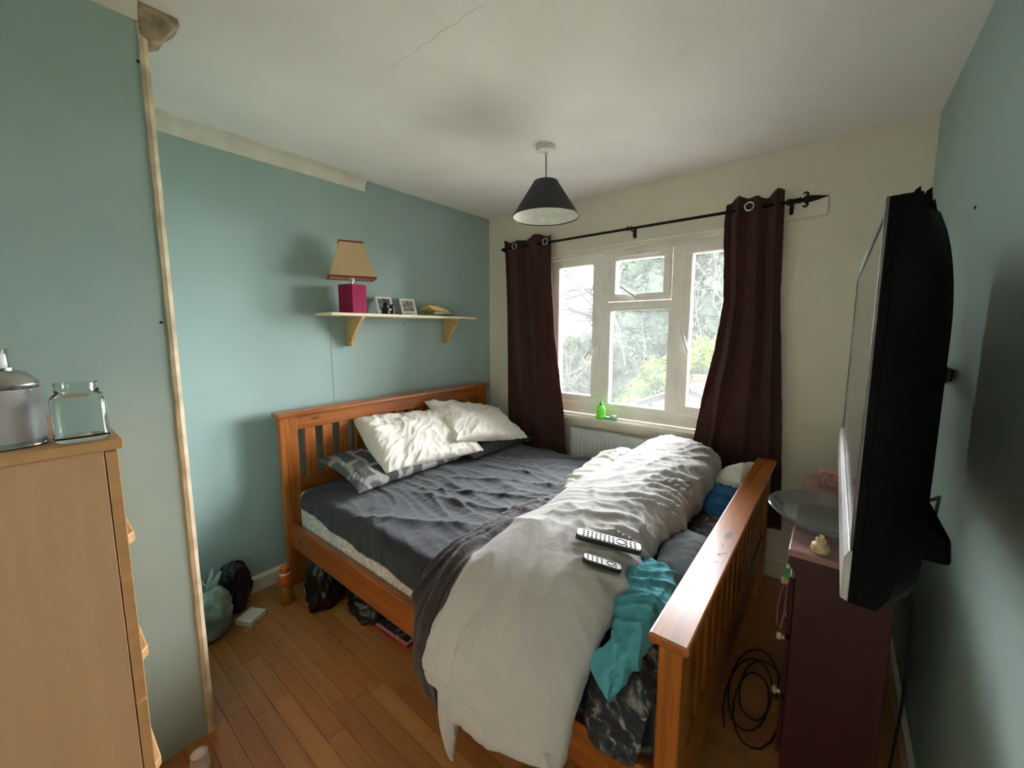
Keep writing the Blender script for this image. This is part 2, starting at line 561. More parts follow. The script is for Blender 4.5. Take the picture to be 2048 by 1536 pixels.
def catmull(pts, n):
    p = np.asarray(pts, float)
    p = np.vstack([2 * p[0] - p[1], p, 2 * p[-1] - p[-2]])
    m = len(p) - 3
    out = []
    for t in np.linspace(0, m - 1e-9, n):
        i = int(t); f = t - i
        a, b, c, d = p[i:i + 4]
        out.append(0.5 * (2 * b + (c - a) * f + (2 * a - 5 * b + 4 * c - d) * f * f + (3 * b - a - 3 * c + d) * f ** 3))
    return np.array(out)

def sweep(name, stations, nu, nv, mat, parent=None, wr=None, end=(0.08, 0.08), across=(1, 0, 0), pw=(0.75, 0.8), base=0.5):
    """stations: rows of x, y, z, half width, thickness. A padded roll with a flattish underside."""
    st = catmull(stations, nu)
    S = st[:, :3]
    L = np.concatenate([[0], np.cumsum(np.linalg.norm(np.diff(S, axis=0), axis=1))])
    T = np.gradient(S, axis=0); T /= np.linalg.norm(T, axis=1)[:, None]
    A = np.array(across, float)[None] - T * (T @ np.array(across, float))[:, None]
    A /= np.linalg.norm(A, axis=1)[:, None]
    N = np.cross(T, A)
    ph = np.linspace(0, 2 * PI, nv, endpoint=False)
    c, s = np.cos(ph), np.sin(ph)
    cc, ss = np.sign(c) * np.abs(c) ** pw[0], np.sign(s) * np.abs(s) ** pw[1]
    e = np.ones(nu)
    tot = L[-1]
    if end[0] > 0:
        k = np.clip(L / end[0], 0, 1); e *= np.sqrt(np.clip(1 - (1 - k) ** 2, 0, 1))
    if end[1] > 0:
        k = np.clip((tot - L) / end[1], 0, 1); e *= np.sqrt(np.clip(1 - (1 - k) ** 2, 0, 1))
    e = np.maximum(e, 0.03)
    wa = st[:, 3] * (0.45 + 0.55 * e)
    ht = st[:, 4]
    nn = wa[:, None] * cc[None]
    mm = ht[:, None] * (base + base * ss[None] * e[:, None])
    rad = np.stack([cc, ss], 0)
    rn = np.hypot(cc, ss)
    dn, dm = cc / rn, ss / rn
    if wr is not None:
        d = wr(L[:, None] * np.ones((1, nv)), nn, mm, cc[None] * np.ones((nu, 1)), ss[None] * np.ones((nu, 1)), L[:, None] / tot * np.ones((1, nv)))
        d = d * np.minimum(1, e[:, None] * 1.2)
        nn = nn + d * dn[None]; mm = mm + d * dm[None]
    P = S[:, None] + nn[..., None] * A[:, None] + mm[..., None] * N[:, None]
    me = grid_mesh(name, P, False, True, True)
    return link(name, me, mat, parent, smooth=True)

def pillow_mesh(name, c, uvec, vvec, hu, hv, h, seed, amp=0.008, blunt=False, nu=110, nv=90, sag=0.0, sharp=0.42):
    """a stuffed pillow: uvec long axis, vvec short axis, pinched at its seams and corners"""
    U = np.array(uvec, float); U /= np.linalg.norm(U)
    V = np.array(vvec, float); V -= U * (U @ V); V /= np.linalg.norm(V)
    N = np.cross(U, V)
    if N[2] < 0: N = -N
    a = np.linspace(-1, 1, nu); b = np.linspace(-1, 1, nv)
    # cosine spacing near the seam
    a = np.sin(a * PI / 2) * 0.5 + a * 0.5; b = np.sin(b * PI / 2) * 0.5 + b * 0.5
    A, Bv = np.meshgrid(a, b, indexing='ij')
    tu = np.clip(1 - A ** 2, 0, 1) if not blunt else np.clip(1 - A ** 2, 0, 1) * (A > 0) + (A <= 0) * np.clip(1 - np.abs(A) ** 14, 0, 1)
    tv = np.clip(1 - Bv ** 2, 0, 1)
    th = h * 0.5 * (tu ** sharp) * (tv ** sharp)
    pin = 1 - 0.09 * (1 - Bv ** 2) * np.abs(A) ** 3
    pin2 = 1 - 0.10 * (1 - A ** 2) * np.abs(Bv) ** 3
    if blunt:
        pin = np.where(A < 0, 1.0, pin)
    x, y = hu * A * pin, hv * Bv * pin2
    r = np.hypot(A, Bv)
    an = np.arctan2(Bv, A)
    wr = amp * (folds(an * 3.2 + seed, r * 1.5, seed) * smoothstep(0.15, 0.9, r) * 1.1 + folds(A * 4 + Bv * 2.5 + seed, (Bv - A) * 2, seed + 5) * 0.9 + perlin(A * 2.5, Bv * 2.5, seed) * 1.2)
    wr2 = amp * folds(A * 3.5 + seed * 2, Bv * 3, seed + 1.5)
    edge = np.minimum(1, th / (h * 0.12))
    top = th + wr * edge
    bot = -th * 0.8 + wr2 * edge * 0.5
    sg = -sag * (r ** 2)
    C = np.array(c, float)
    P1 = C + x[..., None] * U + y[..., None] * V + (top + sg)[..., None] * N
    P2 = C + x[..., None] * U + y[..., None] * V + (bot + sg)[..., None] * N
    vs = np.concatenate([P1.reshape(-1, 3), P2.reshape(-1, 3)])
    idx = np.arange(nu * nv).reshape(nu, nv)
    q = np.stack([idx[:-1, :-1], idx[1:, :-1], idx[1:, 1:], idx[:-1, 1:]], -1).reshape(-1, 4)
    q2 = (q + nu * nv)[:, ::-1]
    me = bpy.data.meshes.new(name)
    me.from_pydata(vs.tolist(), [], [tuple(map(int, r_)) for r_ in np.vstack([q, q2])])
    bm = bmesh.new(); bm.from_mesh(me)
    bmesh.ops.remove_doubles(bm, verts=bm.verts, dist=0.0006)
    be = [e_ for e_ in bm.edges if e_.is_boundary]
    if be:
        bmesh.ops.holes_fill(bm, edges=be)
    bmesh.ops.recalc_face_normals(bm, faces=bm.faces)
    bm.to_mesh(me); bm.free(); me.update()
    return me

# ================================================================== ROOM SHELL
H, RW, YB = 2.4, 2.7065, -3.45
PX, PY = 0.76, -2.372          # partition: its face and its corner
# floor: a base slab, single strips where they show, the rest joined
fl = struct('floor', B().box(-0.1, RW + 0.1, YB - 0.1, 0.25, -0.12, -0.012), FL[0])
SW = 0.066
rest = B()
nstrip = 0
row = 0
yy = YB
strips_me = {}
while yy < 0:
    x = -0.05 - (row * 0.37 % 0.9) * 0.4
    while x < RW:
        ln = 0.30 + ((row * 7 + int(x * 10)) * 37 % 23) / 100
        x0, x1 = max(0, x), min(RW, x + ln)
        if x1 - x0 > 0.02:
            seen = -2.75 < yy < -1.25 and 0.05 < x1 and x0 < 2.4
            if seen and nstrip < 290:
                g = 0.0007
                b = B().box(x0 + g, x1 - g, yy + g, yy + SW - g, -0.014, 0.0 - random.random() * 0.0004)
                b.build('floor_strip', FL[random.randrange(4)], fl)
                nstrip += 1
            else:
                rest.box(x0 + 0.0007, x1 - 0.0007, yy + 0.0007, yy + SW - 0.0007, -0.014, 0.0)
        x += ln
    yy += SW; row += 1
o = rest.build('floor_strips', FL[0], fl); o['kind'] = 'stuff'

struct('ceiling', B().box(-0.25, RW + 0.25, YB - 0.25, 0.25, H, H + 0.15), MT['ceil'])
ck = B()
cp0 = None
for k in range(13):
    p1 = Vector((1.06 + 0.48 * k / 12, -1.735 + 0.006 * math.sin(k * 2.3), H - 0.0004))
    if cp0 is not None: ck.tube([cp0, p1], 0.0004, 4)
    cp0 = p1
ck.build('plaster_crack', MT['ceil_crack'], bpy.data.objects['ceiling'])
wl = struct('wall_left', B().box(-0.2, 0, YB - 0.2, 0.25, -0.1, H), MT['wall'])
wr_ = struct('wall_right', B().box(RW, RW + 0.2, YB - 0.2, 0.25, -0.1, H), MT['wall'])
rb = B().box(-0.2, 1.78, YB - 0.2, YB, -0.1, H).box(2.58, RW + 0.2, YB - 0.2, YB, -0.1, H).box(1.78, 2.58, YB - 0.2, YB, 2.02, H)
struct('wall_rear', rb, MT['wall'])
# unseen doorway and landing, added behind the camera to cut bounce light
lb_ = B().box(0.9, 3.4, YB - 2.0, YB - 1.9, -0.1, H).box(0.8, 0.9, YB - 2.0, YB - 0.2, -0.1, H).box(3.4, 3.5, YB - 2.0, YB - 0.2, -0.1, H)
struct('wall_added_landing', lb_, MT['cream'])
struct('floor_added_landing', B().box(0.9, 3.4, YB - 1.9, YB, -0.1, -0.012), MT['added_landing'])
struct('ceiling_added_landing', B().box(0.8, 3.5, YB - 2.0, YB - 0.2, H, H + 0.1), MT['ceil'])
wp = struct('wall_partition', B().box(0.0, PX, YB, PY, -0.05, H), MT['wall'])
# window wall with its opening
OX0, OX1, OZ0, OZ1 = 0.585, 2.075, 0.775, 2.02
wb = B()
wb.box(0, OX0, 0, 0.25, -0.1, H).box(OX1, RW, 0, 0.25, -0.1, H)
wb.box(OX0, OX1, 0, 0.25, -0.1, OZ0).box(OX0, OX1, 0, 0.25, OZ1, H)
struct('wall_window', wb, MT['cream'])
struct('trim_1', B().box(0.3, 2.335, -0.018, 0.0, 2.032, 2.128), MT['cream'], 0.003)    # board behind the curtain pole
struct('baseboard_left', B().prism([(0, 0), (0.016, 0), (0.016, 0.075), (0.006, 0.09), (0, 0.09)], 'y', PY, 0.0), MT['trim'])
struct('baseboard_window', B().box(0.016, RW, -0.016, 0, 0, 0.09), MT['trim'])
struct('baseboard_right', B().box(RW - 0.016, RW, YB, -0.016, 0, 0.09), MT['trim'])
def cove(axis, a, b, x0, sx, z, d=0.062, hh=0.072):
    pr = [(x0, z), (x0 + sx * d, z), (x0 + sx * d, z - 0.010), (x0 + sx * d * 0.86, z - 0.014)]
    for k in range(1, 6):
        t = k / 6 * PI / 2
        pr.append((x0 + sx * (d * 0.86 - (d * 0.64) * math.sin(t)), z - 0.014 - (hh - 0.032) * (1 - math.cos(t))))
    pr += [(x0 + sx * d * 0.2, z - hh + 0.014), (x0 + sx * 0.006, z - hh), (x0, z - hh)]
    return B().prism(pr, axis, a, b)
struct('trim_2', cove('y', PY, -1.195, 0.0, 1, H), MT['trim'])                            # cornice left on the green wall
struct('trim_3', cove('y', YB, PY - 0.012, PX, 1, H, 0.05, 0.058), MT['trim'])            # cornice on the partition
# broken plaster stub where the cornice was knocked off
st_ = B()
poly = [(-0.018, 0), (0.088, 0), (0.09, -0.02), (0.062, -0.05), (0.045, -0.082), (0.02, -0.1), (-0.012, -0.095)]
st_.prism([(PY + a, H + b_) for a, b_ in poly], 'x', PX - 0.07, PX + 0.006)
stub = struct('trim_4', st_, MT['plaster'], 0.006)
# corner bead running down the partition edge, slightly wavy
bd = B()
pts_ = []
for k in range(41):
    z = H - 0.06 - (H - 0.06) * k / 40
    j = 0.0006 * math.sin(k * 1.7) + 0.0005 * math.sin(k * 4.1)
    pts_.append((z, j))
vs = []
for z, j in pts_:
    vs += [(PX - 0.002, PY - 0.017 + j, z), (PX + 0.004, PY - 0.014 + j, z), (PX + 0.005, PY - 0.004, z), (PX + 0.0, PY + 0.007 + j * 0.5, z), (PX - 0.025, PY + 0.006, z)]
fs = []
for i in range(40):
    for k in range(4):
        fs.append((i * 5 + k, i * 5 + k + 1, i * 5 + k + 6, i * 5 + k + 5))
bd.add(vs, fs)
struct('trim_5', bd, MT['bead'])
# marks on the walls
for (yy, zz) in ((-2.392, 2.231), (-2.400, 1.47)):
    B().lathe([(0.004, 0), (0.004, 0.002)], (PX, yy, zz), 10, 'x').build('screw', MT['black_metal'], wp)
B().lathe([(0.006, 0), (0.004, -0.003)], (RW, -0.88, 1.80), 10, 'x').build('screw', MT['black_metal'], wr_)
B().lathe([(0.006, 0), (0.004, 0.003)], (0, -0.926, 1.49), 10, 'x').build('screw', MT['crack'], wl)
B().box(0, 0.0006, -1.4685, -1.4665, 1.0, 1.51).build('plaster_crack', MT['crack'], wl)

# ================================================================== WINDOW
FY0, FY1 = 0.05, 0.115
win = B()
win.box(OX0, OX1, FY0, FY1, 1.985, OZ1)                      # head
win.box(OX0, OX1, FY0, FY1, 0.80, 0.885)                     # bottom rail
win.box(OX0, 0.64, FY0, FY1, 0.885, 1.985)
win.box(2.02, OX1, FY0, FY1, 0.885, 1.985)
win.box(1.05, 1.113, FY0, FY1, 0.885, 1.985)
win.box(1.557, 1.62, FY0, FY1, 0.885, 1.985)
win.box(1.113, 1.557, FY0, FY1, 1.595, 1.645)                # transom
w1 = win.build('window_1', MT['upvc'], None, 0.004); w1['kind'] = 'structure'
def sash(x0, x1, z0, z1, wd, y0, y1, name='sash'):
    b = B()
    b.box(x0, x1, y0, y1, z1 - wd, z1).box(x0, x1, y0, y1, z0, z0 + wd)
    b.box(x0, x0 + wd, y0, y1, z0 + wd, z1 - wd).box(x1 - wd, x1, y0, y1, z0 + wd, z1 - wd)
    s = b.build(name, MT['upvc'], w1, 0.006, seg=3)
    i = wd - 0.004
    k = B()
    k.box(x0 + i, x1 - i, y0 + 0.012, y0 + 0.016, z1 - i - 0.006, z1 - i).box(x0 + i, x1 - i, y0 + 0.012, y0 + 0.016, z0 + i, z0 + i + 0.006)
    k.box(x0 + i, x0 + i + 0.006, y0 + 0.012, y0 + 0.016, z0 + i, z1 - i).box(x1 - i - 0.006, x1 - i, y0 + 0.012, y0 + 0.016, z0 + i, z1 - i)
    k.build('seal', MT['seal'], w1)
    B().box(x0 + i, x1 - i, y0 + 0.022, y0 + 0.026, z0 + i, z1 - i).build('pane', MT['pane'], w1)
    return s
SY = FY0 - 0.012
sash(0.643, 1.047, 0.888, 1.982, 0.058, SY, FY1 - 0.01)
sash(1.623, 2.017, 0.888, 1.982, 0.058, SY, FY1 - 0.01)
sash(1.116, 1.554, 1.648, 1.982, 0.052, SY, FY1 - 0.01, 'vent_sash')
sash(1.108, 1.562, 0.880, 1.602, 0.022, FY0 + 0.004, FY1 - 0.01, 'glazing_bead')
def handle(p, q, name='window_handle'):
    b = B()
    p = Vector(p); q = Vector(q)
    d = (q - p).normalized()
    b.tube([p + Vector((0, 0.012, 0)), p + Vector((0, -0.016, 0))], 0.012, 10)
    b.tube([p + Vector((0, -0.012, 0)) - d * 0.012, p + Vector((0, -0.02, 0)) + d * 0.02, p + (q - p) * 0.6 + Vector((0, -0.03, 0)), q + Vector((0, -0.026, 0))], [0.010, 0.009, 0.008, 0.007], 10)
    auto_smooth(b.build(name, MT['white_plastic'], w1))
handle((1.03, SY, 1.335), (0.945, SY, 1.235))
handle((1.64, SY, 1.44), (1.685, SY, 1.30))
handle((1.325, SY, 1.672), (1.225, SY, 1.745))
b = B().box(1.17, 1.47, SY - 0.012, SY + 0.002, 1.952, 1.97)
b.build('trickle_vent', MT['upvc'], w1, 0.005)
# sill board
sb = struct('trim_6', B().box(OX0 - 0.03, OX1 + 0.03, -0.07, 0.0, 0.772, 0.80).box(OX0, OX1, 0.0, 0.05, 0.772, 0.80), MT['trim'], 0.004)
b = B(); b.box(OX0, OX1, 0.0, 0.05, OZ1 - 0.012, OZ1)
struct('trim_7', b, MT['trim'])

# ================================================================== OUTSIDE
struct('ground', B().box(-40, 30, 0.3, 60, -3.0, -2.85), MT['grass'])
def leaves(n, blobs, size, seed):
    r = np.random.default_rng(seed)
    vol = np.array([b[3] * b[4] * b[5] for b in blobs]) ** 0.67
    ch = r.choice(len(blobs), n, p=vol / vol.sum())
    bl = np.array(blobs)[ch]
    d = r.normal(size=(n, 3)); d /= np.linalg.norm(d, axis=1)[:, None]
    rad = (0.72 + 0.33 * r.random(n))[:, None]
    c = bl[:, :3] + d * rad * bl[:, 3:6]
    nrm = d * 0.6 + r.normal(size=(n, 3)) * 0.6; nrm /= np.linalg.norm(nrm, axis=1)[:, None]
    t = np.cross(nrm, r.normal(size=(n, 3))); t /= np.linalg.norm(t, axis=1)[:, None]
    bt = np.cross(nrm, t)
    s = (size * (0.6 + 0.8 * r.random(n)))[:, None]
    V = np.stack([c - t * s, c + bt * s * 0.45, c + t * s, c - bt * s * 0.45], 1).reshape(-1, 3)
    return V
def crown(name, n, blobs, size, seed, mat, parent):
    V = leaves(n, blobs, size, seed)
    nq = len(V) // 4
    b = B()
    me = bpy.data.meshes.new(name)
    cv, cf = [], []
    for (x, y, z, rx, ry, rz) in blobs:       # dense inner foliage
        o = len(V) + len(cv)
        nn, mm = 10, 7
        for i in range(mm):
            a = PI * (i + 0.5) / mm
            for k in range(nn):
                w = 2 * PI * k / nn
                q = 0.74 + 0.1 * math.sin(i * 3 + k * 5)
                cv.append((x + rx * q * math.sin(a) * math.cos(w), y + ry * q * math.sin(a) * math.sin(w), z + rz * q * math.cos(a)))
        for i in range(mm - 1):
            for k in range(nn):
                cf.append((o + i * nn + k, o + i * nn + (k + 1) % nn, o + (i + 1) * nn + (k + 1) % nn, o + (i + 1) * nn + k))
        cf.append(tuple(o + k for k in range(nn))); cf.append(tuple(o + (mm - 1) * nn + k for k in range(nn)))
    vs_ = V.tolist() + cv
    fs_ = [(4 * i, 4 * i + 1, 4 * i + 2, 4 * i + 3) for i in range(nq)] + cf
    me.from_pydata(vs_, [], fs_); me.update()
    return link(name, me, mat, parent)
def blobs_in(c, r, n, br, seed):
    q = np.random.default_rng(seed)
    out = []
    for _ in range(n):
        d = q.normal(size=3); d /= np.linalg.norm(d); k = q.random() ** 0.4
        s = br * (0.7 + 0.6 * q.random())
        out.append((c[0] + d[0] * r[0] * k, c[1] + d[1] * r[1] * k, c[2] + d[2] * r[2] * k, s, s, s * 0.9))
    return out
def branches(name, base, spec, mat, parent, seed, n=7):
    """spec: list of (start, direction, length, radius, depth)"""
    r = random.Random(seed)
    b = B()
    def grow(p, d, ln, rad, dep):
        pts = [Vector(p)]; rs = [rad]
        dd = Vector(d).normalized()
        for k in range(5):
            dd = (dd + Vector((r.uniform(-.25, .25), r.uniform(-.2, .2), r.uniform(-.25, .2)))).normalized()
            pts.append(pts[-1] + dd * ln / 5); rs.append(rad * (1 - 0.14 * (k + 1)))
        b.tube(pts, rs, 4)
        if dep > 0:
            for _ in range(r.randint(3, 4)):
                i = r.randint(1, 5)
                ax = Vector((r.uniform(-1, 1), r.uniform(-.5, .5), r.uniform(-.6, .8)))
                grow(pts[i], dd * 0.8 + ax * 0.9, ln * r.uniform(.45, .7), max(rs[i] * 0.66, rad * 0.42), dep - 1)
    for s in spec: grow(*s)
    return b.build(name, mat, parent)

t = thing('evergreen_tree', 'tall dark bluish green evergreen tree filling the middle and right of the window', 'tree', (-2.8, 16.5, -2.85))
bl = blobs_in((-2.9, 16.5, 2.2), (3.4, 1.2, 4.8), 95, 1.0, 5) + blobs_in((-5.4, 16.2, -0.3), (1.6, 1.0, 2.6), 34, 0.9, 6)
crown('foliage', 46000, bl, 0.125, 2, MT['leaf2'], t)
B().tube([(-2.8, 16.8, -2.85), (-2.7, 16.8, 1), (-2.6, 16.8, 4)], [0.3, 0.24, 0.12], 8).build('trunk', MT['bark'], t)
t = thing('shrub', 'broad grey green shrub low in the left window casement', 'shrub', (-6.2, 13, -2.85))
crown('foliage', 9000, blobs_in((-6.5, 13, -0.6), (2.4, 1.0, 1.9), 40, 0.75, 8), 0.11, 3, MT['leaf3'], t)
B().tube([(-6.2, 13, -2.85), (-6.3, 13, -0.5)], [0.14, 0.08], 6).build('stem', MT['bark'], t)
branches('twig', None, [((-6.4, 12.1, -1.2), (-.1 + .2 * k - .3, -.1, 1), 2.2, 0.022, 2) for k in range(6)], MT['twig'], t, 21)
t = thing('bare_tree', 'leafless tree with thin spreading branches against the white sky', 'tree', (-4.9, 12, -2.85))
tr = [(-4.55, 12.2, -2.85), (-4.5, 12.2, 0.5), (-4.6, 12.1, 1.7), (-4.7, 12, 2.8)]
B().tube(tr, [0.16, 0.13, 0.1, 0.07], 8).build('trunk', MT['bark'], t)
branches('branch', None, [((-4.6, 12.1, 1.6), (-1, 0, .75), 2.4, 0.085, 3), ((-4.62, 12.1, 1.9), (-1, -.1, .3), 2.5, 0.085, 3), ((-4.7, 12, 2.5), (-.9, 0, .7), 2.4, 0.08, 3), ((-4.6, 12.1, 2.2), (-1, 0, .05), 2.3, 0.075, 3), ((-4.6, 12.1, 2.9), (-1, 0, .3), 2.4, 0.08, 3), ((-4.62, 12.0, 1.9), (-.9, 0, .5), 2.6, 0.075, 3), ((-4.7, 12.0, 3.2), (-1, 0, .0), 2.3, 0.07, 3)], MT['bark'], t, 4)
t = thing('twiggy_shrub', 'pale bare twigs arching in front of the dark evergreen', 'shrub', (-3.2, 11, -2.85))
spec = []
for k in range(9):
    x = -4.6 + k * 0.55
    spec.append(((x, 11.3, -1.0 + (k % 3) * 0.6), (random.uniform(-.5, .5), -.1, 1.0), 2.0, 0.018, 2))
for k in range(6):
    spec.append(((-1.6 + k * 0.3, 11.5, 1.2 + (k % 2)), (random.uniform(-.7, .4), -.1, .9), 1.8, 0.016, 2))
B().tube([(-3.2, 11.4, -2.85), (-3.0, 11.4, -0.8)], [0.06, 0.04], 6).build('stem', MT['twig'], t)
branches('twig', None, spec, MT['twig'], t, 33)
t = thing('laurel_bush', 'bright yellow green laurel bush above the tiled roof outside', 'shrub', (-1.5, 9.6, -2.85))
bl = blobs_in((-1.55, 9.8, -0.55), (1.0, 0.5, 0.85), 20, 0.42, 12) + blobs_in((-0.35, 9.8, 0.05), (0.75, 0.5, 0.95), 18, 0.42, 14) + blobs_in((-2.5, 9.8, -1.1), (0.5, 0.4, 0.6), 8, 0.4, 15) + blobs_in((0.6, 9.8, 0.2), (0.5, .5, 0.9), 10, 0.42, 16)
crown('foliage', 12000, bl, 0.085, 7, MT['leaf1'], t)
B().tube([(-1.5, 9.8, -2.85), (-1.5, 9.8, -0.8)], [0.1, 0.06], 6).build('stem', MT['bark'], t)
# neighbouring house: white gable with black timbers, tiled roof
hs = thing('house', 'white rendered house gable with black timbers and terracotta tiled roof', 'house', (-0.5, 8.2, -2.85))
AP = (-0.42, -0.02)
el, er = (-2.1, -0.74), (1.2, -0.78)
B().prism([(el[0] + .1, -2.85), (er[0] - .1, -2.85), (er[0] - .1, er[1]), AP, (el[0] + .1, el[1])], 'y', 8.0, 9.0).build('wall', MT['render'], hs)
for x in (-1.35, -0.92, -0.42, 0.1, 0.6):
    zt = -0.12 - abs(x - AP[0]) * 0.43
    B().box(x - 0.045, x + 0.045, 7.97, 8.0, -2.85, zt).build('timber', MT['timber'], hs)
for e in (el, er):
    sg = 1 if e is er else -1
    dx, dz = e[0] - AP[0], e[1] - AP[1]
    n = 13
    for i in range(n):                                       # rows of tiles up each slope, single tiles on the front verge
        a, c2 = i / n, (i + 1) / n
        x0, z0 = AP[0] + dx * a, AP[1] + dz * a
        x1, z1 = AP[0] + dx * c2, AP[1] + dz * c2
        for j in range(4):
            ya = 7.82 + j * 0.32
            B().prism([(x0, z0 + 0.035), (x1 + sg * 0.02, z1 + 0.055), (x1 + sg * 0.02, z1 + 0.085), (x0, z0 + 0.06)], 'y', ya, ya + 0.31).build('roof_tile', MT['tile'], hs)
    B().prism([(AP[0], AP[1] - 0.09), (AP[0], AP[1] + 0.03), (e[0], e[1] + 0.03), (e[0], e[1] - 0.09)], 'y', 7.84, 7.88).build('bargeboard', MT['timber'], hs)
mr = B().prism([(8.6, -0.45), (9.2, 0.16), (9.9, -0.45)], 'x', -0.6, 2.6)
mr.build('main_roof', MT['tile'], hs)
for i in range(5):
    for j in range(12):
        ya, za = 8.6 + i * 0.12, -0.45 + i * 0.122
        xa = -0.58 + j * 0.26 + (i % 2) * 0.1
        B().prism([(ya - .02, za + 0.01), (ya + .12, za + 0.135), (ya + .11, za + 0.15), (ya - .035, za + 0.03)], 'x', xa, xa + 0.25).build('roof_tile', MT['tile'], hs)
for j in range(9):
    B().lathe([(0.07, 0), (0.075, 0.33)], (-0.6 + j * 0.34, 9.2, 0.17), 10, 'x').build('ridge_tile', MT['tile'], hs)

# ================================================================== RADIATOR
rd = thing('radiator', 'white panel radiator with vertical ribs on the wall under the window', 'radiator', (1.4, -0.05, 0.2))
R0, R1, RZ0, RZ1 = 0.90, 1.88, 0.17, 0.705
xs = []
pitch = 0.0333
x = R0 + 0.02
prof = [(R0, -0.085), (R0 + 0.008, -0.092)]
while x < R1 - 0.03:
    prof += [(x, -0.092), (x + 0.006, -0.104), (x + 0.018, -0.104), (x + 0.024, -0.092)]
    x += pitch
prof += [(R1 - 0.008, -0.092), (R1, -0.085)]
n = len(prof)
vs, fs = [], []
zs = [(RZ0, 0.0), (RZ0 + 0.03, 0.0), (RZ0 + 0.05, 1.0), (RZ1 - 0.05, 1.0), (RZ1 - 0.03, 0.0), (RZ1, 0.0)]
for z, k in zs:
    for (x, y) in prof:
        vs.append((x, -0.092 + (y + 0.092) * k if y < -0.092 else y, z))
for i in range(len(zs) - 1):
    for k in range(n - 1):
        fs.append((i * n + k, i * n + k + 1, (i + 1) * n + k + 1, (i + 1) * n + k))
auto_smooth(B().add(vs, fs).box(R0, R1, -0.084, -0.05, RZ0 + 0.01, RZ1 - 0.004).build('panel', MT['radiator'], rd), 60)
B().box(R0 - 0.004, R1 + 0.004, -0.094, -0.03, RZ1 - 0.002, RZ1 + 0.008).build('top_grille', MT['radiator'], rd, 0.002)
B().box(R0 - 0.003, R0, -0.09, -0.03, RZ0, RZ1).box(R1, R1 + 0.003, -0.09, -0.03, RZ0, RZ1).build('side_cover', MT['radiator'], rd)
B().box(1.05, 1.1, -0.05, -0.001, 0.25, 0.6).box(1.68, 1.73, -0.05, -0.001, 0.25, 0.6).build('wall_bracket', MT['radiator'], rd)
B().tube([(R1 + 0.003, -0.06, 0.21), (R1 + 0.05, -0.06, 0.21), (R1 + 0.05, -0.06, 0.0)], 0.008, 10).build('pipe', MT['white_plastic'], rd)

# ================================================================== CURTAINS AND POLE
ROD_Y, ROD_Z = -0.085, 2.105
pole = thing('curtain_pole', 'black iron curtain pole with spear finial above the window', 'curtain pole', (1.25, -0.04, 2.1))
B().tube([(0.215, ROD_Y, ROD_Z), (2.19, ROD_Y, ROD_Z)], 0.0085, 12).build('rod', MT['black_metal'], pole, smooth=True)
fb = B().lathe([(0.014, 0), (0.016, 0.004), (0.016, 0.012), (0.0125, 0.016), (0.0125, 0.05), (0.016, 0.054), (0.014, 0.06), (0.009, 0.064), (0.009, 0.078), (0.013, 0.084), (0.017, 0.094), (0.011, 0.13), (0.001, 0.172)], (2.165, ROD_Y, ROD_Z), 16, 'x')
for sg in (1, -1):
    fb.tube([(2.236, ROD_Y, ROD_Z + sg * 0.004), (2.250, ROD_Y, ROD_Z + sg * 0.016), (2.254, ROD_Y, ROD_Z + sg * 0.026), (2.248, ROD_Y, ROD_Z + sg * 0.034), (2.239, ROD_Y, ROD_Z + sg * 0.034), (2.234, ROD_Y, ROD_Z + sg * 0.029)], [0.007, 0.0065, 0.006, 0.0055, 0.005, 0.004], 8)
auto_smooth(fb.build('finial', MT['black_metal'], pole))
for bx in (1.325, 2.182, 0.235):
    bb = B().tube([(bx, ROD_Y, ROD_Z - 0.012), (bx, -0.02, ROD_Z - 0.014)], 0.006, 8)
    bb.box(bx - 0.009, bx + 0.009, -0.023, -0.018, ROD_Z - 0.05, ROD_Z + 0.02)
    bb.torus((bx, ROD_Y, ROD_Z), 0.012, 0.0035, 'x', 16, 6)
    bb.build('bracket', MT['black_metal'], pole)
hk = B().torus((1.30, ROD_Y, ROD_Z + 0.002), 0.013, 0.003, 'x', 16, 6)
hk.tube([(1.30, ROD_Y - 0.012, ROD_Z - 0.004), (1.33, ROD_Y - 0.014, ROD_Z - 0.012), (1.345, ROD_Y - 0.014, ROD_Z - 0.022), (1.343, ROD_Y - 0.014, ROD_Z - 0.055)], 0.003, 6)
hk.build('ring', MT['black_metal'], pole)

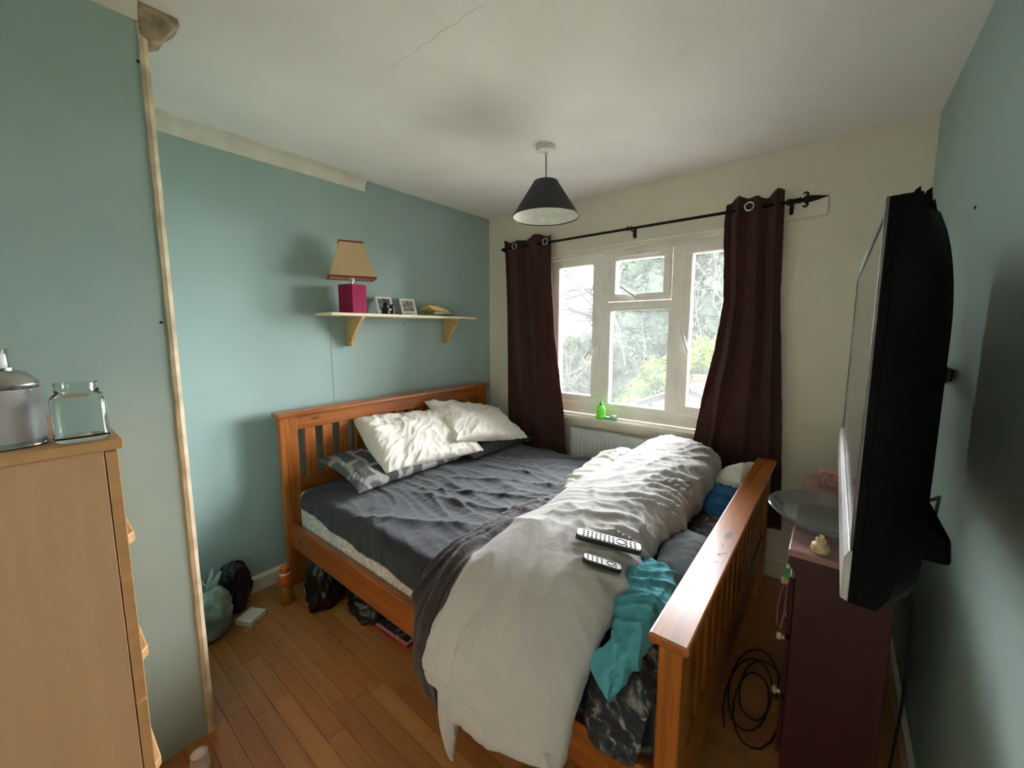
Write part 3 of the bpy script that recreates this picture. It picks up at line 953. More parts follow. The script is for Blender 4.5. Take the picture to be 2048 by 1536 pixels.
def curtain(name, label, xl, xr, zb, nf, amp, seed, rings, zt=2.16):
    """xl, xr: functions of height fraction s (0 top, 1 hem) for the side edges"""
    root = thing(name, label, 'curtain', ((xl(0) + xr(0)) / 2, ROD_Y, zb))
    nu, nv = 130, 150
    u = np.linspace(0, 1, nu)[:, None]; s = np.linspace(0, 1, nv)[None]
    ph = u * nf * 2 * PI + 0.5 * np.sin(u * 9 + seed) + perlin(u * 3, s * 1.2, seed) * 1.4 * s
    am = amp * (0.75 + 0.5 * perlin(u * 4, s * 0.6, seed + 3)) * (0.75 + 0.5 * s)
    L, Rr = xl(s), xr(s)
    uu = u + 0.35 / (nf * 2 * PI) * np.sin(2 * ph) * 0.6
    X = L + (Rr - L) * uu + 0.003 * perlin(u * 20, s * 20, seed)
    Y = ROD_Y + am * np.sin(ph) + 0.010 * perlin(u * 5 + s * 1.5, s * 2.2, seed + 8) * smoothstep(0.0, 0.3, s)
    Y = np.minimum(Y, -0.024 - 0.062 * smoothstep(0.35, 0.7, s)) - 0.006 * s
    Z = zt - (zt - zb) * s + 0.012 * np.sin(ph * 0.5 + seed) * (1 - s) ** 6 + 0.008 * np.sin(u * 17 + seed) * (1 - s) ** 8
    P = np.stack([X + 0 * s, Y + 0 * X, Z + 0 * X], -1)
    me = grid_mesh('fabric', P)
    o = link('fabric', me, MT['curtain'], root, smooth=True)
    md = o.modifiers.new('thick', 'SOLIDIFY'); md.thickness = 0.003
    for (rx, ry) in rings:
        auto_smooth(B().torus((rx, ry, ROD_Z + 0.002), 0.021, 0.005, 'y', 24, 8).build('eyelet', MT['steel'], root))
    return root
def mixf(pairs):
    a = np.array(pairs)
    def f(s):
        return np.interp(s, a[:, 0], a[:, 1])
    return f
curtain('curtain', 'long brown eyelet curtain hanging at the left of the window by the pillows',
        mixf([(0, .235), (.1, .25), (.5, .275), (1, .29)]), mixf([(0, .70), (.15, .705), (.4, .74), (.7, .83), (1, .88)]), 0.33, 2.6, 0.022, 2.0, [(0.375, -0.118), (0.665, -0.112)])
curtain('curtain', 'brown curtain at the right of the window, bunched at the pole and flaring down',
        mixf([(0, 1.885), (.06, 1.878), (.2, 1.89), (.3, 1.90), (.45, 1.87), (.6, 1.82), (.8, 1.77), (1, 1.72)]), mixf([(0, 2.15), (.3, 2.165), (.7, 2.22), (1, 2.25)]), 0.33, 3.1, 0.026, 5.0, [(2.0, -0.125)], 2.165)

# ================================================================== PENDANT LIGHT
pl = thing('pendant_light', 'ceiling pendant with a charcoal cone shade lined in white', 'ceiling light', (1.163, -0.847, 2.4))
PXc, PYc = 1.163, -0.847
auto_smooth(B().lathe([(0.001, 0), (0.05, 0), (0.052, -0.012), (0.046, -0.024), (0.03, -0.03), (0.012, -0.032), (0.010, -0.04), (0.001, -0.041)], (PXc, PYc, H), 32).build('ceiling_rose', MT['ceil_white'], pl))
B().tube([(PXc, PYc, H - 0.035), (PXc + 0.001, PYc, 2.3), (PXc, PYc, 2.2)], 0.0032, 8).build('flex', MT['flex'], pl)
SB, ST = 2.045, 2.222
auto_smooth(B().lathe([(0.178, SB), (0.064, ST)], (PXc, PYc, 0), 64, cap=False).build('lamp_shade', MT['charcoal_shade'], pl))
auto_smooth(B().lathe([(0.176, SB), (0.0625, ST)], (PXc, PYc, 0), 64, cap=False).build('shade_lining', MT['shade_lining'], pl))
auto_smooth(B().torus((PXc, PYc, SB), 0.177, 0.003, 'z', 64, 8).torus((PXc, PYc, ST), 0.0635, 0.0025, 'z', 40, 8).build('rim', MT['black_plastic'], pl))
lb = B().lathe([(0.018, 2.2), (0.02, 2.19), (0.02, 2.14), (0.016, 2.13)], (PXc, PYc, 0), 20)
for k in range(3):
    a = k * 2 * PI / 3
    lb.tube([(PXc + .018 * math.cos(a), PYc + .018 * math.sin(a), 2.19), (PXc + .0635 * math.cos(a), PYc + .0635 * math.sin(a), ST)], 0.002, 6)
auto_smooth(lb.build('lamp_holder', MT['white_plastic'], pl))

# ================================================================== SHELF AND WHAT STANDS ON IT
sh = thing('wall_shelf', 'pale wooden shelf on two tan brackets on the green wall', 'shelf', (0.0, -0.98, 1.53))
SZ0, SZ1 = 1.531, 1.549
B().box(0.001, 0.195, -1.555, -0.37, SZ0, SZ1).build('board', MT['shelf'], sh, 0.003)
for yb in (-1.375, -0.565):
    pr = [(0, SZ0), (0.185, SZ0), (0.185, SZ0 - 0.012)]
    for k in range(1, 9):
        t = k / 9
        pr.append((0.185 - 0.130 * (t ** 0.8), SZ0 - 0.012 - 0.145 * t))
    pr += [(0.055, 1.37), (0.055, 1.348), (0, 1.348)]
    B().prism(pr, 'y', yb + 0.01, yb + 0.034).build('bracket', MT['bracket'], sh, 0.0025)
tl = thing('table_lamp', 'table lamp with raspberry red block base and tan square shade', 'lamp', (0.135, -1.386, SZ1))
LX, LY = 0.135, -1.386
RB = Matrix.Translation((LX, LY, 0)) @ Matrix.Rotation(math.radians(14), 4, 'Z') @ Matrix.Translation((-LX, -LY, 0))
RS = Matrix.Translation((LX, LY, 0)) @ Matrix.Rotation(math.radians(-24), 4, 'Z') @ Matrix.Translation((-LX, -LY, 0))
B().box(LX - .056, LX + .056, LY - .056, LY + .056, SZ1, SZ1 + 0.168).xf(RB).build('base', MT['magenta'], tl, 0.002)
B().tube([(LX, LY, SZ1 + 0.165), (LX, LY, SZ1 + 0.20)], 0.005, 10).build('stem', MT['steel'], tl)
B().lathe([(0.013, 0), (0.015, 0.004), (0.015, 0.04), (0.012, 0.05)], (LX, LY, SZ1 + 0.185), 16).build('bulb_holder', MT['white_plastic'], tl, smooth=True)
def frustum(c, a, b, z0, z1):
    vs = []
    for h, z in ((a, z0), (b, z1)):
        vs += [(c[0] - h[0], c[1] - h[1], z), (c[0] + h[0], c[1] - h[1], z), (c[0] + h[0], c[1] + h[1], z), (c[0] - h[0], c[1] + h[1], z)]
    return B().add(vs, [(i, (i + 1) % 4, (i + 1) % 4 + 4, i + 4) for i in range(4)])
s0, s1 = SZ1 + 0.205, SZ1 + 0.412
o = frustum((LX, LY), (.082, .128), (.04, .066), s0, s1).xf(RS).build('lamp_shade', MT['shade'], tl)
md = o.modifiers.new('thick', 'SOLIDIFY'); md.thickness = 0.002
for hx, hy, z in ((.083, .129, s0), (.041, .067, s1)):
    bb = B()
    for sg in (-1, 1):
        bb.box(LX - hx, LX + hx, LY + sg * hy - .0022, LY + sg * hy + .0022, z - .003, z + .006)
        bb.box(LX + sg * hx - .0022, LX + sg * hx + .0022, LY - hy, LY + hy, z - .003, z + .006)
    bb.xf(RS).build('binding', MT['shade_band'], tl)
def polaroid(y, tilt, label, pm, lean, script):
    fr = thing('photo_print', label, 'photograph', (0.1, y, SZ1))
    w, h = 0.112, 0.128
    M = Matrix.Translation((0.1, y, SZ1)) @ Matrix.Rotation(tilt, 4, 'Z') @ Matrix.Rotation(lean, 4, 'X')
    B().box(-w / 2, w / 2, 0, 0.004, 0, h).xf(M).build('card', MT['white_plastic'], fr)
    B().box(-0.041, 0.041, -0.0012, 0.0, 0.032, 0.113).xf(M).build('picture', pm, fr)
    if script:
        bb = B()
        for k in range(9):
            x = -0.034 + k * 0.0078
            bb.tube([(x, -0.0008, 0.010), (x + 0.003, -0.0008, 0.018 + (k % 3) * 0.002), (x + 0.006, -0.0008, 0.011)], 0.0007, 5)
        bb.xf(M).build('handwriting', MT['ink'], fr)
    return fr
polaroid(-1.13, 1.38, 'white bordered instant photo half hidden behind the dark figurine', MT['photo'], -0.38, False)
polaroid(-0.94, 1.36, 'white bordered instant photo with scribbled caption, in clear view on the shelf', MT['photo2'], -0.42, True)
fg = thing('figurine', 'small dark brown and black figurine in front of an instant photo', 'figurine', (0.16, -1.15, SZ1))
auto_smooth(B().lathe([(0.002, 0), (0.026, 0.0), (0.028, 0.018), (0.022, 0.036), (0.016, 0.05), (0.019, 0.06), (0.012, 0.072), (0.001, 0.076)], (0.16, -1.175, SZ1), 18).build('body', MT['black_plastic'], fg))
auto_smooth(B().lathe([(0.002, 0), (0.018, 0.0), (0.02, 0.02), (0.012, 0.045), (0.015, 0.055), (0.002, 0.066)], (0.165, -1.132, SZ1), 16).build('companion', MT['bronze'], fg))
auto_smooth(B().tube([(0.162, -1.118, SZ1 + 0.008), (0.165, -1.09, SZ1 + 0.014), (0.165, -1.07, SZ1 + 0.004)], [0.008, 0.006, 0.003], 8).build('tail', MT['bronze'], fg))
auto_smooth(B().lathe([(0.001, 0), (0.009, 0.004), (0.009, 0.012), (0.001, 0.018)], (0.182, -1.16, SZ1 + 0.02), 12).build('charm', MT['knob'], fg))
hat = thing('straw_doll', 'flat straw and sage cloth doll lying at the right of the shelf', 'ornament', (0.1, -0.70, SZ1))
def pad(name, c, uv, hu, hv, h, mat, parent, seed, amp=0.002):
    me = pillow_mesh(name, c, uv, (1, 0, 0.15), hu, hv, h, seed, amp, nu=36, nv=28)
    return link(name, me, mat, parent, smooth=True)
pad('straw_body', (0.12, -0.735, SZ1 + 0.04), (0.1, 1, -0.2), 0.095, 0.06, 0.06, MT['straw'], hat, 1.0)
pad('cloth_wrap', (0.135, -0.70, SZ1 + 0.016), (-0.05, 1, 0.02), 0.11, 0.05, 0.034, MT['sagecloth'], hat, 2.0)
pad('bow', (0.09, -0.75, SZ1 + 0.076), (0.1, 1, 0.05), 0.04, 0.022, 0.024, MT['sagecloth'], hat, 3.0)
auto_smooth(B().tube([(0.14, -0.605, SZ1 + 0.012), (0.14, -0.582, SZ1 + 0.026), (0.14, -0.568, SZ1 + 0.034)], [0.008, 0.013, 0.006], 10).build('tip', MT['brick'], hat))

# ================================================================== BED
bed = thing('bed', 'orange varnished pine double bed frame with slatted headboard', 'bed', (1.15, -1.0, 0.0))
HX0, HX1 = 0.075, 0.12
for (a, c2) in ((-1.838, -1.745), (-0.275, -0.182)):
    B().box(HX0, HX1 + 0.0, a, c2, 0, 0.975).build('headboard_post', MT['pinez'], bed, 0.004)
B().prism([(HX0 - 0.022, 0.975), (HX1 + 0.02, 0.975), (HX1 + 0.024, 0.983), (HX1 + 0.02, 0.999), (HX0 - 0.02, 1.004)], 'y', -1.853, -0.167).build('headboard_cap', MT['pine'], bed, 0.004)
B().box(HX0 + 0.006, HX1 - 0.006, -1.745, -0.275, 0.895, 0.975).build('headboard_top_rail', MT['pine'], bed, 0.002)
B().box(HX0 + 0.006, HX1 - 0.006, -1.745, -0.275, 0.50, 0.612).build('headboard_lower_rail', MT['pine'], bed, 0.002)
sp = 1.47 / (14 * 0.058 + 15 * 0.0437)
for k in range(14):
    y0 = -1.745 + 0.0437 + k * (0.058 + 0.0437) * 1.003
    B().box(HX0 + 0.014, HX1 - 0.012, y0, y0 + 0.058, 0.605, 0.9).build('headboard_slat', MT['pinez'], bed, 0.002)
for (y0, y1) in ((-1.815, -1.785), (-0.235, -0.205)):
    B().box(HX1, 2.145, y0, y1, 0.235, 0.368).build('side_rail', MT['pinex'], bed, 0.003)
FX0, FX1, FZ = 2.146, 2.200, 0.728
for (a, c2) in ((-1.815, -1.73), (-0.29, -0.205)):
    B().box(FX0, FX1, a, c2, 0, FZ).build('footboard_post', MT['pinez'], bed, 0.004)
B().prism([(FX0 - 0.014, FZ + 0.0), (FX1 + 0.014, FZ), (FX1 + 0.02, FZ + 0.01), (FX1 + 0.016, FZ + 0.024), (FX0 - 0.016, FZ + 0.024), (FX0 - 0.02, FZ + 0.012)], 'y', -1.838, -0.185).build('footboard_cap', MT['pine'], bed, 0.004)
B().box(FX0 + 0.008, FX1 - 0.008, -1.73, -0.29, FZ - 0.085, FZ).build('footboard_top_rail', MT['pine'], bed, 0.002)
B().box(FX0 + 0.008, FX1 - 0.008, -1.73, -0.29, 0.2, 0.36).build('footboard_lower_rail', MT['pine'], bed, 0.002)
for k in range(14):
    y0 = -1.73 + 0.042 + k * 0.1001
    B().box(FX0 + 0.016, FX1 - 0.016, y0, y0 + 0.058, 0.355, FZ - 0.08).build('footboard_slat', MT['pinez'], bed, 0.002)
for k in range(12):
    x0 = 0.2 + k * 0.16
    B().box(x0, x0 + 0.07, -1.785, -0.235, 0.262, 0.278).build('base_slat', MT['beechy'], bed)
sq = B()
for (y, x, l, w_, a) in ((-1.22, 2.185, .02, .003, .4), (-1.31, 2.178, .016, .002, -.6), (-1.37, 2.19, .03, .003, .9), (-1.385, 2.184, .014, .003, -.2), (-1.43, 2.186, .01, .004, .3), (-1.5, 2.18, .026, .0015, 1.3), (-1.62, 2.165, .014, .0015, .2), (-1.66, 2.175, .012, .0015, 1.9)):
    st0 = len(sq.v)
    sq.box(-l / 2, l / 2, -w_ / 2, w_ / 2, 0, 0.0004).xf(Matrix.Translation((x, y, FZ + 0.0238)) @ Matrix.Rotation(a, 4, 'Z'), st0)
sq.build('scratches', MT['pine_scratch'], bed)['kind'] = 'stuff'
# mattress
mt = thing('mattress', 'cream mattress with its side band showing below the dark sheet', 'mattress', (1.13, -1.0, 0.28))
MX0, MX1, MY0, MY1, MZ0, MZ1 = 0.14, 2.12, -1.775, -0.245, 0.279, 0.555
B().box(MX0, MX1, MY0, MY1, MZ0, MZ1).build('body', MT['mattress'], mt, 0.035, seg=4)
pp = B()
for z in (MZ0 + 0.018,):
    c = 0.03
    ring = [(MX0 + c, MY0), (MX1 - c, MY0), (MX1, MY0 + c), (MX1, MY1 - c), (MX1 - c, MY1), (MX0 + c, MY1), (MX0, MY1 - c), (MX0, MY0 + c), (MX0 + c, MY0)]
    pp.tube([(x, y, z) for x, y in ring], 0.006, 6)
pp.build('piping', MT['mattress'], mt)
# fitted sheet: over the top and down the long sides, hem riding up towards the head
nu, nv = 240, 210
xs_ = np.linspace(MX0 - 0.005, MX1 + 0.004, nu)
s_par = np.linspace(0, 1, nv)
P = np.zeros((nu, nv, 3))
rc = 0.055
for i, x in enumerate(xs_):
    hem0 = np.interp(x, [0.15, 0.25, 1.3, 2.1], [0.47, 0.472, 0.405, 0.37]) + 0.006 * math.sin(x * 21) + 0.005 * math.sin(x * 8)
    hem1 = 0.40
    y0, y1, zt = MY0 - 0.008, MY1 + 0.008, MZ1 + 0.006
    ins = 0.035 * (1 - min(1, min(x - xs_[0], xs_[-1] - x) / 0.07)) ** 2
    y0 += ins; y1 -= ins
    path = [(y0, hem0)]
    path += [(y0, z) for z in np.linspace(hem0, zt - rc, 8)[1:]]
    path += [(y0 + rc - rc * math.cos(a), zt - rc + rc * math.sin(a)) for a in np.linspace(0, PI / 2, 10)[1:]]
    path += [(y, zt) for y in np.linspace(y0 + rc, y1 - rc, 160)[1:]]
    path += [(y1 - rc + rc * math.sin(a), zt - rc + rc * math.cos(a)) for a in np.linspace(0, PI / 2, 10)[1:]]
    path += [(y1, z) for z in np.linspace(zt - rc, hem1, 8)[1:]]
    pa = np.array(path)
    d = np.concatenate([[0], np.cumsum(np.linalg.norm(np.diff(pa, axis=0), axis=1))])
    # round the sheet down a little at the head and foot ends
    q = d[-1] * s_par
    P[i, :, 1] = np.interp(q, d, pa[:, 0]); P[i, :, 2] = np.interp(q, d, pa[:, 1]); P[i, :, 0] = x
e = np.minimum(xs_ - xs_[0], xs_[-1] - xs_)
drop = -0.05 * (1 - np.clip(e / 0.06, 0, 1)) ** 2
P[:, :, 2] += drop[:, None] * smoothstep(0.4, 0.55, P[:, :, 2])
X_, Y_, Z_ = P[..., 0], P[..., 1], P[..., 2]
topm = smoothstep(0.47, 0.55, Z_)
# long pull folds from the near edge and head corner, plus a field of shallow creases
an = np.arctan2(Y_ + 1.3, X_ + 0.9)
w = 0.013 * folds(an * 11 + 0.4 * X_, np.hypot(X_ + .9, Y_ + 1.3) * 2.0, 1.0) * smoothstep(0.2, 0.6, X_)
w += 0.013 * folds((Y_ * 0.9 + X_ * 0.5) * 6, (X_ - Y_) * 2.6, 4.0, 1.1) * smoothstep(-1.6, -1.1, Y_) * (0.4 + perlin(X_ * 2.4, Y_ * 2.4, 11.0))
w += 0.012 * folds((X_ - 0.5 * Y_) * 7, (Y_ + X_) * 3.4, 7.0, 1.2) * (0.45 + 1.2 * perlin(X_ * 2.0, Y_ * 2.0, 15.0))
w += 0.006 * perlin(X_ * 6, Y_ * 6, 2.0) + 0.012 * perlin(X_ * 2.2, Y_ * 2.2, 5.0)
w += 0.016 * ridge((Y_ + 1.62 - 0.42 * (X_ - 0.2)) * 4.0, X_ * 0.6, 8.0, 5) * smoothstep(0.5, 0.9, X_)
w = np.clip(w + 0.006, -0.003, 0.04)
P[..., 2] += w * topm
side = (1 - topm)
P[..., 1] -= (0.010 * folds(X_ * 7, Z_ * 2, 3.0) + 0.006) * side * (Y_ < -1) * 0.6
me = grid_mesh('fitted_sheet', P)
sheet = link('fitted_sheet', me, MT['sheet'], None, smooth=True)
md = sheet.modifiers.new('thick', 'SOLIDIFY'); md.thickness = 0.002; md.offset = 0
tag(sheet, 'rumpled charcoal fitted sheet stretched over the mattress', 'bed sheet')

# pillows
def pillow(label, mat, c, u, v, hu, hv, h, seed, amp=0.009, blunt=False, sag=0.0, sharp=0.42):
    me = pillow_mesh('pillow', c, u, v, hu, hv, h, seed, amp, blunt, sag=sag, sharp=sharp)
    o = link('pillow', me, mat, None, smooth=True)
    return tag(o, label, 'pillow', 'pillows at the headboard')
pillow('grey and white checked pillow, lowest and nearest on the charcoal sheet', MT['check'], (0.345, -1.28, 0.655), (-0.02, 1, 0.0), (1, 0.1, -0.22), 0.375, 0.215, 0.12, 2.0, 0.006)
pillow('charcoal pillow lying flat under the far white pillow', MT['dark_pillow'], (0.40, -0.52, 0.628), (0.02, 1, 0.0), (1, 0, -0.10), 0.34, 0.23, 0.10, 4.0, 0.006)
p2 = pillow('white pillow with a rolled open end, leaning on the slats over the checked pillow', MT['white_cloth'], (0.345, -1.06, 0.755), (0.12, 1, -0.03), (1, -0.10, -0.60), 0.37, 0.25, 0.16, 6.0, 0.013, True)
pillow('plump white pillow with pointed corners, on top nearest the window', MT['white_cloth'], (0.38, -0.56, 0.765), (0.10, 1, -0.20), (1, -0.08, -0.50), 0.36, 0.235, 0.17, 9.0, 0.016)

# ================================================================== BEDDING AT THE FOOT
def duvet_wr(L, n, m, cc, ss, t):
    far = smoothstep(0.62, 0.3, t)
    hang = smoothstep(0.68, 0.8, t)
    a = 0.020 * folds(L * 9 + n * 5.0, n * 5, 1.0) * (0.35 + 0.65 * smoothstep(-0.3, 0.8, cc)) * (1 - hang)
    a += 0.015 * folds(n * 13 + L * 3.5, L * 3, 3.0) * far
    a += 0.012 * folds(L * 15 - n * 6, n * 6 + m * 5, 6.0) * smoothstep(0.15, 0.85, cc) * (1 - 0.85 * hang)
    a += 0.030 * folds(n * 8 + 0.9 * L, L * 2.0, 9.0) * smoothstep(0.80, 0.94, t) * (0.15 + smoothstep(0.2, -0.7, cc))
    a += 0.010 * folds(L * 6 - n * 5, n * 4, 12.0) * hang
    a += 0.026 * ridge(L * 17 + n * 10, n * 2, 21.0, 2.2) * smoothstep(0.1, 0.8, cc) * smoothstep(0.25, 0.45, t) * smoothstep(0.86, 0.74, t)
    a += 0.012 * ridge(L * 5 - n * 6, n * 4 + L, 31.0, 3.0) * smoothstep(0.5, 0.62, t)
    a += 0.022 * perlin(L * 2.6, n * 3.5, 4.0) + 0.006 * perlin(L * 9, n * 9, 2.0)
    return a
duvet = sweep('duvet', [
    (1.79, -0.13, 0.575, 0.17, 0.22), (1.76, -0.32, 0.57, 0.22, 0.25), (1.75, -0.7, 0.565, 0.235, 0.25), (1.745, -1.15, 0.565, 0.235, 0.23),
    (1.735, -1.5, 0.565, 0.245, 0.21), (1.74, -1.72, 0.555, 0.245, 0.185), (1.752, -1.84, 0.49, 0.24, 0.17), (1.756, -1.864, 0.42, 0.238, 0.17), (1.75, -1.868, 0.36, 0.238, 0.17), (1.74, -1.868, 0.30, 0.228, 0.15)],
    330, 220, MT['duvet'], None, duvet_wr, (0.13, 0.15), pw=(0.85, 0.9))
me = duvet.data
# the hem hangs lower on the head side: shear the tail
for v in me.vertices:
    k = max(0.0, min(1.0, (0.42 - v.co.z) / 0.25)) if v.co.y < -1.8 else 0.0
    v.co.z -= k * (1.70 - v.co.x) * 0.6
tag(duvet, 'thick pale grey duvet rolled across the foot of the bed and hanging to the floor', 'duvet')
def corner_wr(L, n, m, cc, ss, t):
    return 0.006 * folds(n * 40, L * 4, 2.0) + 0.004 * perlin(L * 9, n * 20, 1.0)
sweep('duvet_corner', [(1.57, -1.90, 0.48, 0.04, 0.04), (1.562, -1.92, 0.34, 0.045, 0.045), (1.556, -1.93, 0.22, 0.038, 0.036), (1.555, -1.93, 0.13, 0.024, 0.026), (1.56, -1.925, 0.075, 0.010, 0.02)], 60, 40, MT['duvet'], duvet, corner_wr, (0.02, 0.02))
bm = bmesh.new(); bm.from_mesh(me); dbvh = BVHTree.FromBMesh(bm); bm.free()
def on_duvet(x, y):
    h = dbvh.ray_cast(Vector((min(x, 1.95), y, 2.0)), Vector((0, 0, -1)))
    return Vector((x, y, h[0].z)) if h[0] is not None else Vector((x, y, 0.7))
# white sheet spilling out under the duvet
def sheet_wr(L, n, m, cc, ss, t):
    return 0.022 * folds(L * 10, n * 9, 2.0) + 0.014 * perlin(L * 8, n * 8, 1.0)
o = sweep('top_sheet', [(1.48, -0.26, 0.567, 0.16, 0.13), (1.43, -0.48, 0.567, 0.13, 0.13), (1.42, -0.75, 0.567, 0.12, 0.10), (1.46, -0.97, 0.567, 0.10, 0.06)], 90, 80, MT['white_cloth'], None, sheet_wr, (0.06, 0.08))
tag(o, 'white crumpled sheet spilling out from under the duvet towards the window', 'bed sheet')
# brown grey throw
def throw_wr(L, n, m, cc, ss, t):
    return 0.030 * folds(n * 16 + 3 * L, L * 3.0, 5.0) + 0.016 * folds(L * 12, n * 8, 2.0) * smoothstep(0.6, 0.4, t) + 0.012 * perlin(L * 7, n * 9, 8.0)
o = sweep('throw_blanket', [(1.60, -0.80, 0.566, 0.10, 0.05), (1.51, -1.05, 0.566, 0.115, 0.075), (1.44, -1.32, 0.566, 0.125, 0.085), (1.415, -1.58, 0.566, 0.12, 0.08), (1.405, -1.745, 0.55, 0.115, 0.07), (1.395, -1.83, 0.47, 0.105, 0.06), (1.39, -1.848, 0.37, 0.10, 0.055), (1.405, -1.852, 0.25, 0.09, 0.045), (1.445, -1.85, 0.13, 0.055, 0.04)], 170, 120, MT['throw'], None, throw_wr, (0.07, 0.05))
tag(o, 'dark brown grey fleece throw bunched beside the duvet and hanging over the bed side', 'blanket')
# things in the gap between the duvet and the footboard
def crump(k, amp=0.02):
    def f(L, n, m, cc, ss, t):
        return amp * folds(L * 11, n * 9, k) + amp * 0.8 * folds(n * 14, L * 7, k + 3) + amp * 0.7 * perlin(L * 7, n * 7, k)
    return f
o = sweep('patterned_cover', [(2.06, -0.62, 0.57, 0.08, 0.05), (2.06, -1.0, 0.567, 0.085, 0.06), (2.06, -1.4, 0.567, 0.085, 0.05), (2.06, -1.68, 0.56, 0.085, 0.045), (2.055, -1.80, 0.53, 0.08, 0.035), (2.05, -1.823, 0.45, 0.075, 0.03), (2.05, -1.826, 0.37, 0.06, 0.026)], 120, 60, MT['floral'], None, crump(1.0, 0.012), (0.05, 0.03))
tag(o, 'black and white patterned cover stuffed between the duvet and footboard', 'bed cover')
o = sweep('shirt', [(2.00, -1.40, 0.62, 0.05, 0.06), (2.02, -1.50, 0.615, 0.08, 0.09), (2.04, -1.64, 0.61, 0.085, 0.09), (2.055, -1.74, 0.60, 0.06, 0.075), (2.04, -1.795, 0.59, 0.042, 0.055), (2.02, -1.825, 0.575, 0.062, 0.05), (2.005, -1.84, 0.56, 0.05, 0.045)], 130, 100, MT['teal'], None, crump(5.0, 0.022), (0.05, 0.03))
tag(o, 'crumpled teal shirt draped beside the near footboard post', 'clothing')
o = sweep('cushion', [(2.03, -1.06, 0.605, 0.05, 0.05), (2.04, -1.18, 0.605, 0.07, 0.075), (2.045, -1.32, 0.60, 0.07, 0.07), (2.045, -1.42, 0.60, 0.05, 0.05)], 60, 50, MT['greycloth'], None, crump(7.0, 0.008), (0.05, 0.05))
tag(o, 'slate grey cushion tucked behind the teal shirt', 'cushion')
o = sweep('towel', [(2.04, -0.42, 0.60, 0.06, 0.06), (2.045, -0.56, 0.61, 0.075, 0.07), (2.05, -0.7, 0.605, 0.07, 0.06), (2.05, -0.8, 0.60, 0.04, 0.03)], 60, 50, MT['blue'], None, crump(9.0, 0.014), (0.05, 0.05))
tag(o, 'bright blue cloth pushed between the duvet and footboard', 'clothing')
me = pillow_mesh('pillow', (2.04, -0.36, 0.66), (0.1, 1, 0.1), (1, 0, 0.6), 0.16, 0.10, 0.11, 3.0, 0.006, nu=50, nv=40)
o = link('pillow', me, MT['white_cloth'], None, smooth=True)
tag(o, 'small off-white pillow end behind the duvet beside the footboard', 'pillow')

# remotes
def remote(label, p0, p1, w, h, big):
    a, b = on_duvet(*p0), on_duvet(*p1)
    mid = (a + b) / 2
    d = (b - a); ln = d.length; d.normalize()
    side = Vector((0, 0, 1)).cross(d).normalized()
    upv = d.cross(side).normalized()
    if upv.z < 0: upv = -upv
    side = upv.cross(d)
    # lift so that it rests on the highest point below it
    lift = 0
    for k in range(9):
        for j in (-1, 0, 1):
            q = a + (b - a) * k / 8 + side * j * w / 2
            hh = on_duvet(q.x, q.y)
            if hh is not None: lift = max(lift, (hh - q).dot(upv))
    base = mid + upv * lift * 0.75
    M = Matrix((d, side, upv)).transposed().to_4x4(); M.translation = base
    r = thing('remote_control', label, 'remote control', base)
    L2 = ln / 2
    def pr(z0, z1, inx, iny):
        c = 0.008
        return B().prism([(-L2 + c + inx, -w / 2 + iny), (L2 - c - inx, -w / 2 + iny), (L2 - inx, -w / 2 + c + iny), (L2 - inx, w / 2 - c - iny), (L2 - c - inx, w / 2 - iny), (-L2 + c + inx, w / 2 - iny), (-L2 + inx, w / 2 - c - iny), (-L2 + inx, -w / 2 + c + iny)], 'z', z0, z1)
    pr(0, h * 0.75, 0, 0).xf(M).build('body', MT['black_plastic'], r, 0.002)
    pr(h * 0.75, h, 0.001, 0.001).xf(M).build('top_plate', MT['silver_plastic'], r, 0.0015)
    bt = B()
    n = 13 if big else 7
    for i in range(n):
        if (big and i in (8, 9)) or (not big and i in (4, 5)): continue
        for j in (-1, 0, 1):
            x = -L2 + ln * (0.10 + 0.85 * i / n); y = j * w * 0.27
            bt.box(x, x + ln * 0.032, y - w * 0.085, y + w * 0.085, h, h + 0.0022)
    o = bt.xf(M).build('buttons', MT['button'], r, 0.0006); o['kind'] = 'stuff'
    cx = -L2 + ln * (0.10 + 0.85 * (9.0 / 13 if big else 5.0 / 7))
    auto_smooth(B().torus((cx, 0, h), w * 0.3, 0.002, 'z', 24, 6).xf(M).build('navigation_ring', MT['button'], r))
    return r
remote('long black and silver remote control lying across the duvet', (1.80, -1.60), (1.985, -1.515), 0.048, 0.019, True)
remote('small slim remote control lying in front of the long one', (1.868, -1.675), (1.968, -1.622), 0.036, 0.014, False)

# ================================================================== UNDER AND BESIDE THE BED
def crumple_bag(name, label, cat, c, r, mat, seed, pts=None, parts=None):
    nu, nv = 60, 44
    a = np.linspace(0, 2 * PI, nu, endpoint=False)[:, None]; b = np.linspace(0.02, PI - 0.02, nv)[None]
    k = 1 + 0.22 * folds(a * 2.2, b * 2, seed) + 0.16 * perlin(np.cos(a) * 2 + 0 * b, np.sin(a) * 2 + 0 * b, b * 2 + seed) + 0.1 * folds(b * 6 + a, a * 2, seed + 2)
    z = np.cos(b) * (1 + 0 * a)
    rr = np.sin(b) ** 0.8
    X = c[0] + r[0] * rr * np.cos(a) * k; Y = c[1] + r[1] * rr * np.sin(a) * k
    Z = np.maximum(0.001, c[2] + r[2] * (z * (0.85 + 0.15 * k)))
    P = np.stack([X, Y, Z + 0 * X], -1)
    me = grid_mesh(name, P, True, False)
    return me
tb = thing('carrier_bag', 'pale green knotted plastic bag standing by the partition', 'bag', (0.22, -2.22, 0))
link('body', crumple_bag('body', '', '', (0.225, -2.235, 0.125), (0.085, 0.085, 0.13), MT['greenbag'], 1.0), MT['greenbag'], tb, smooth=True)
kb = B()
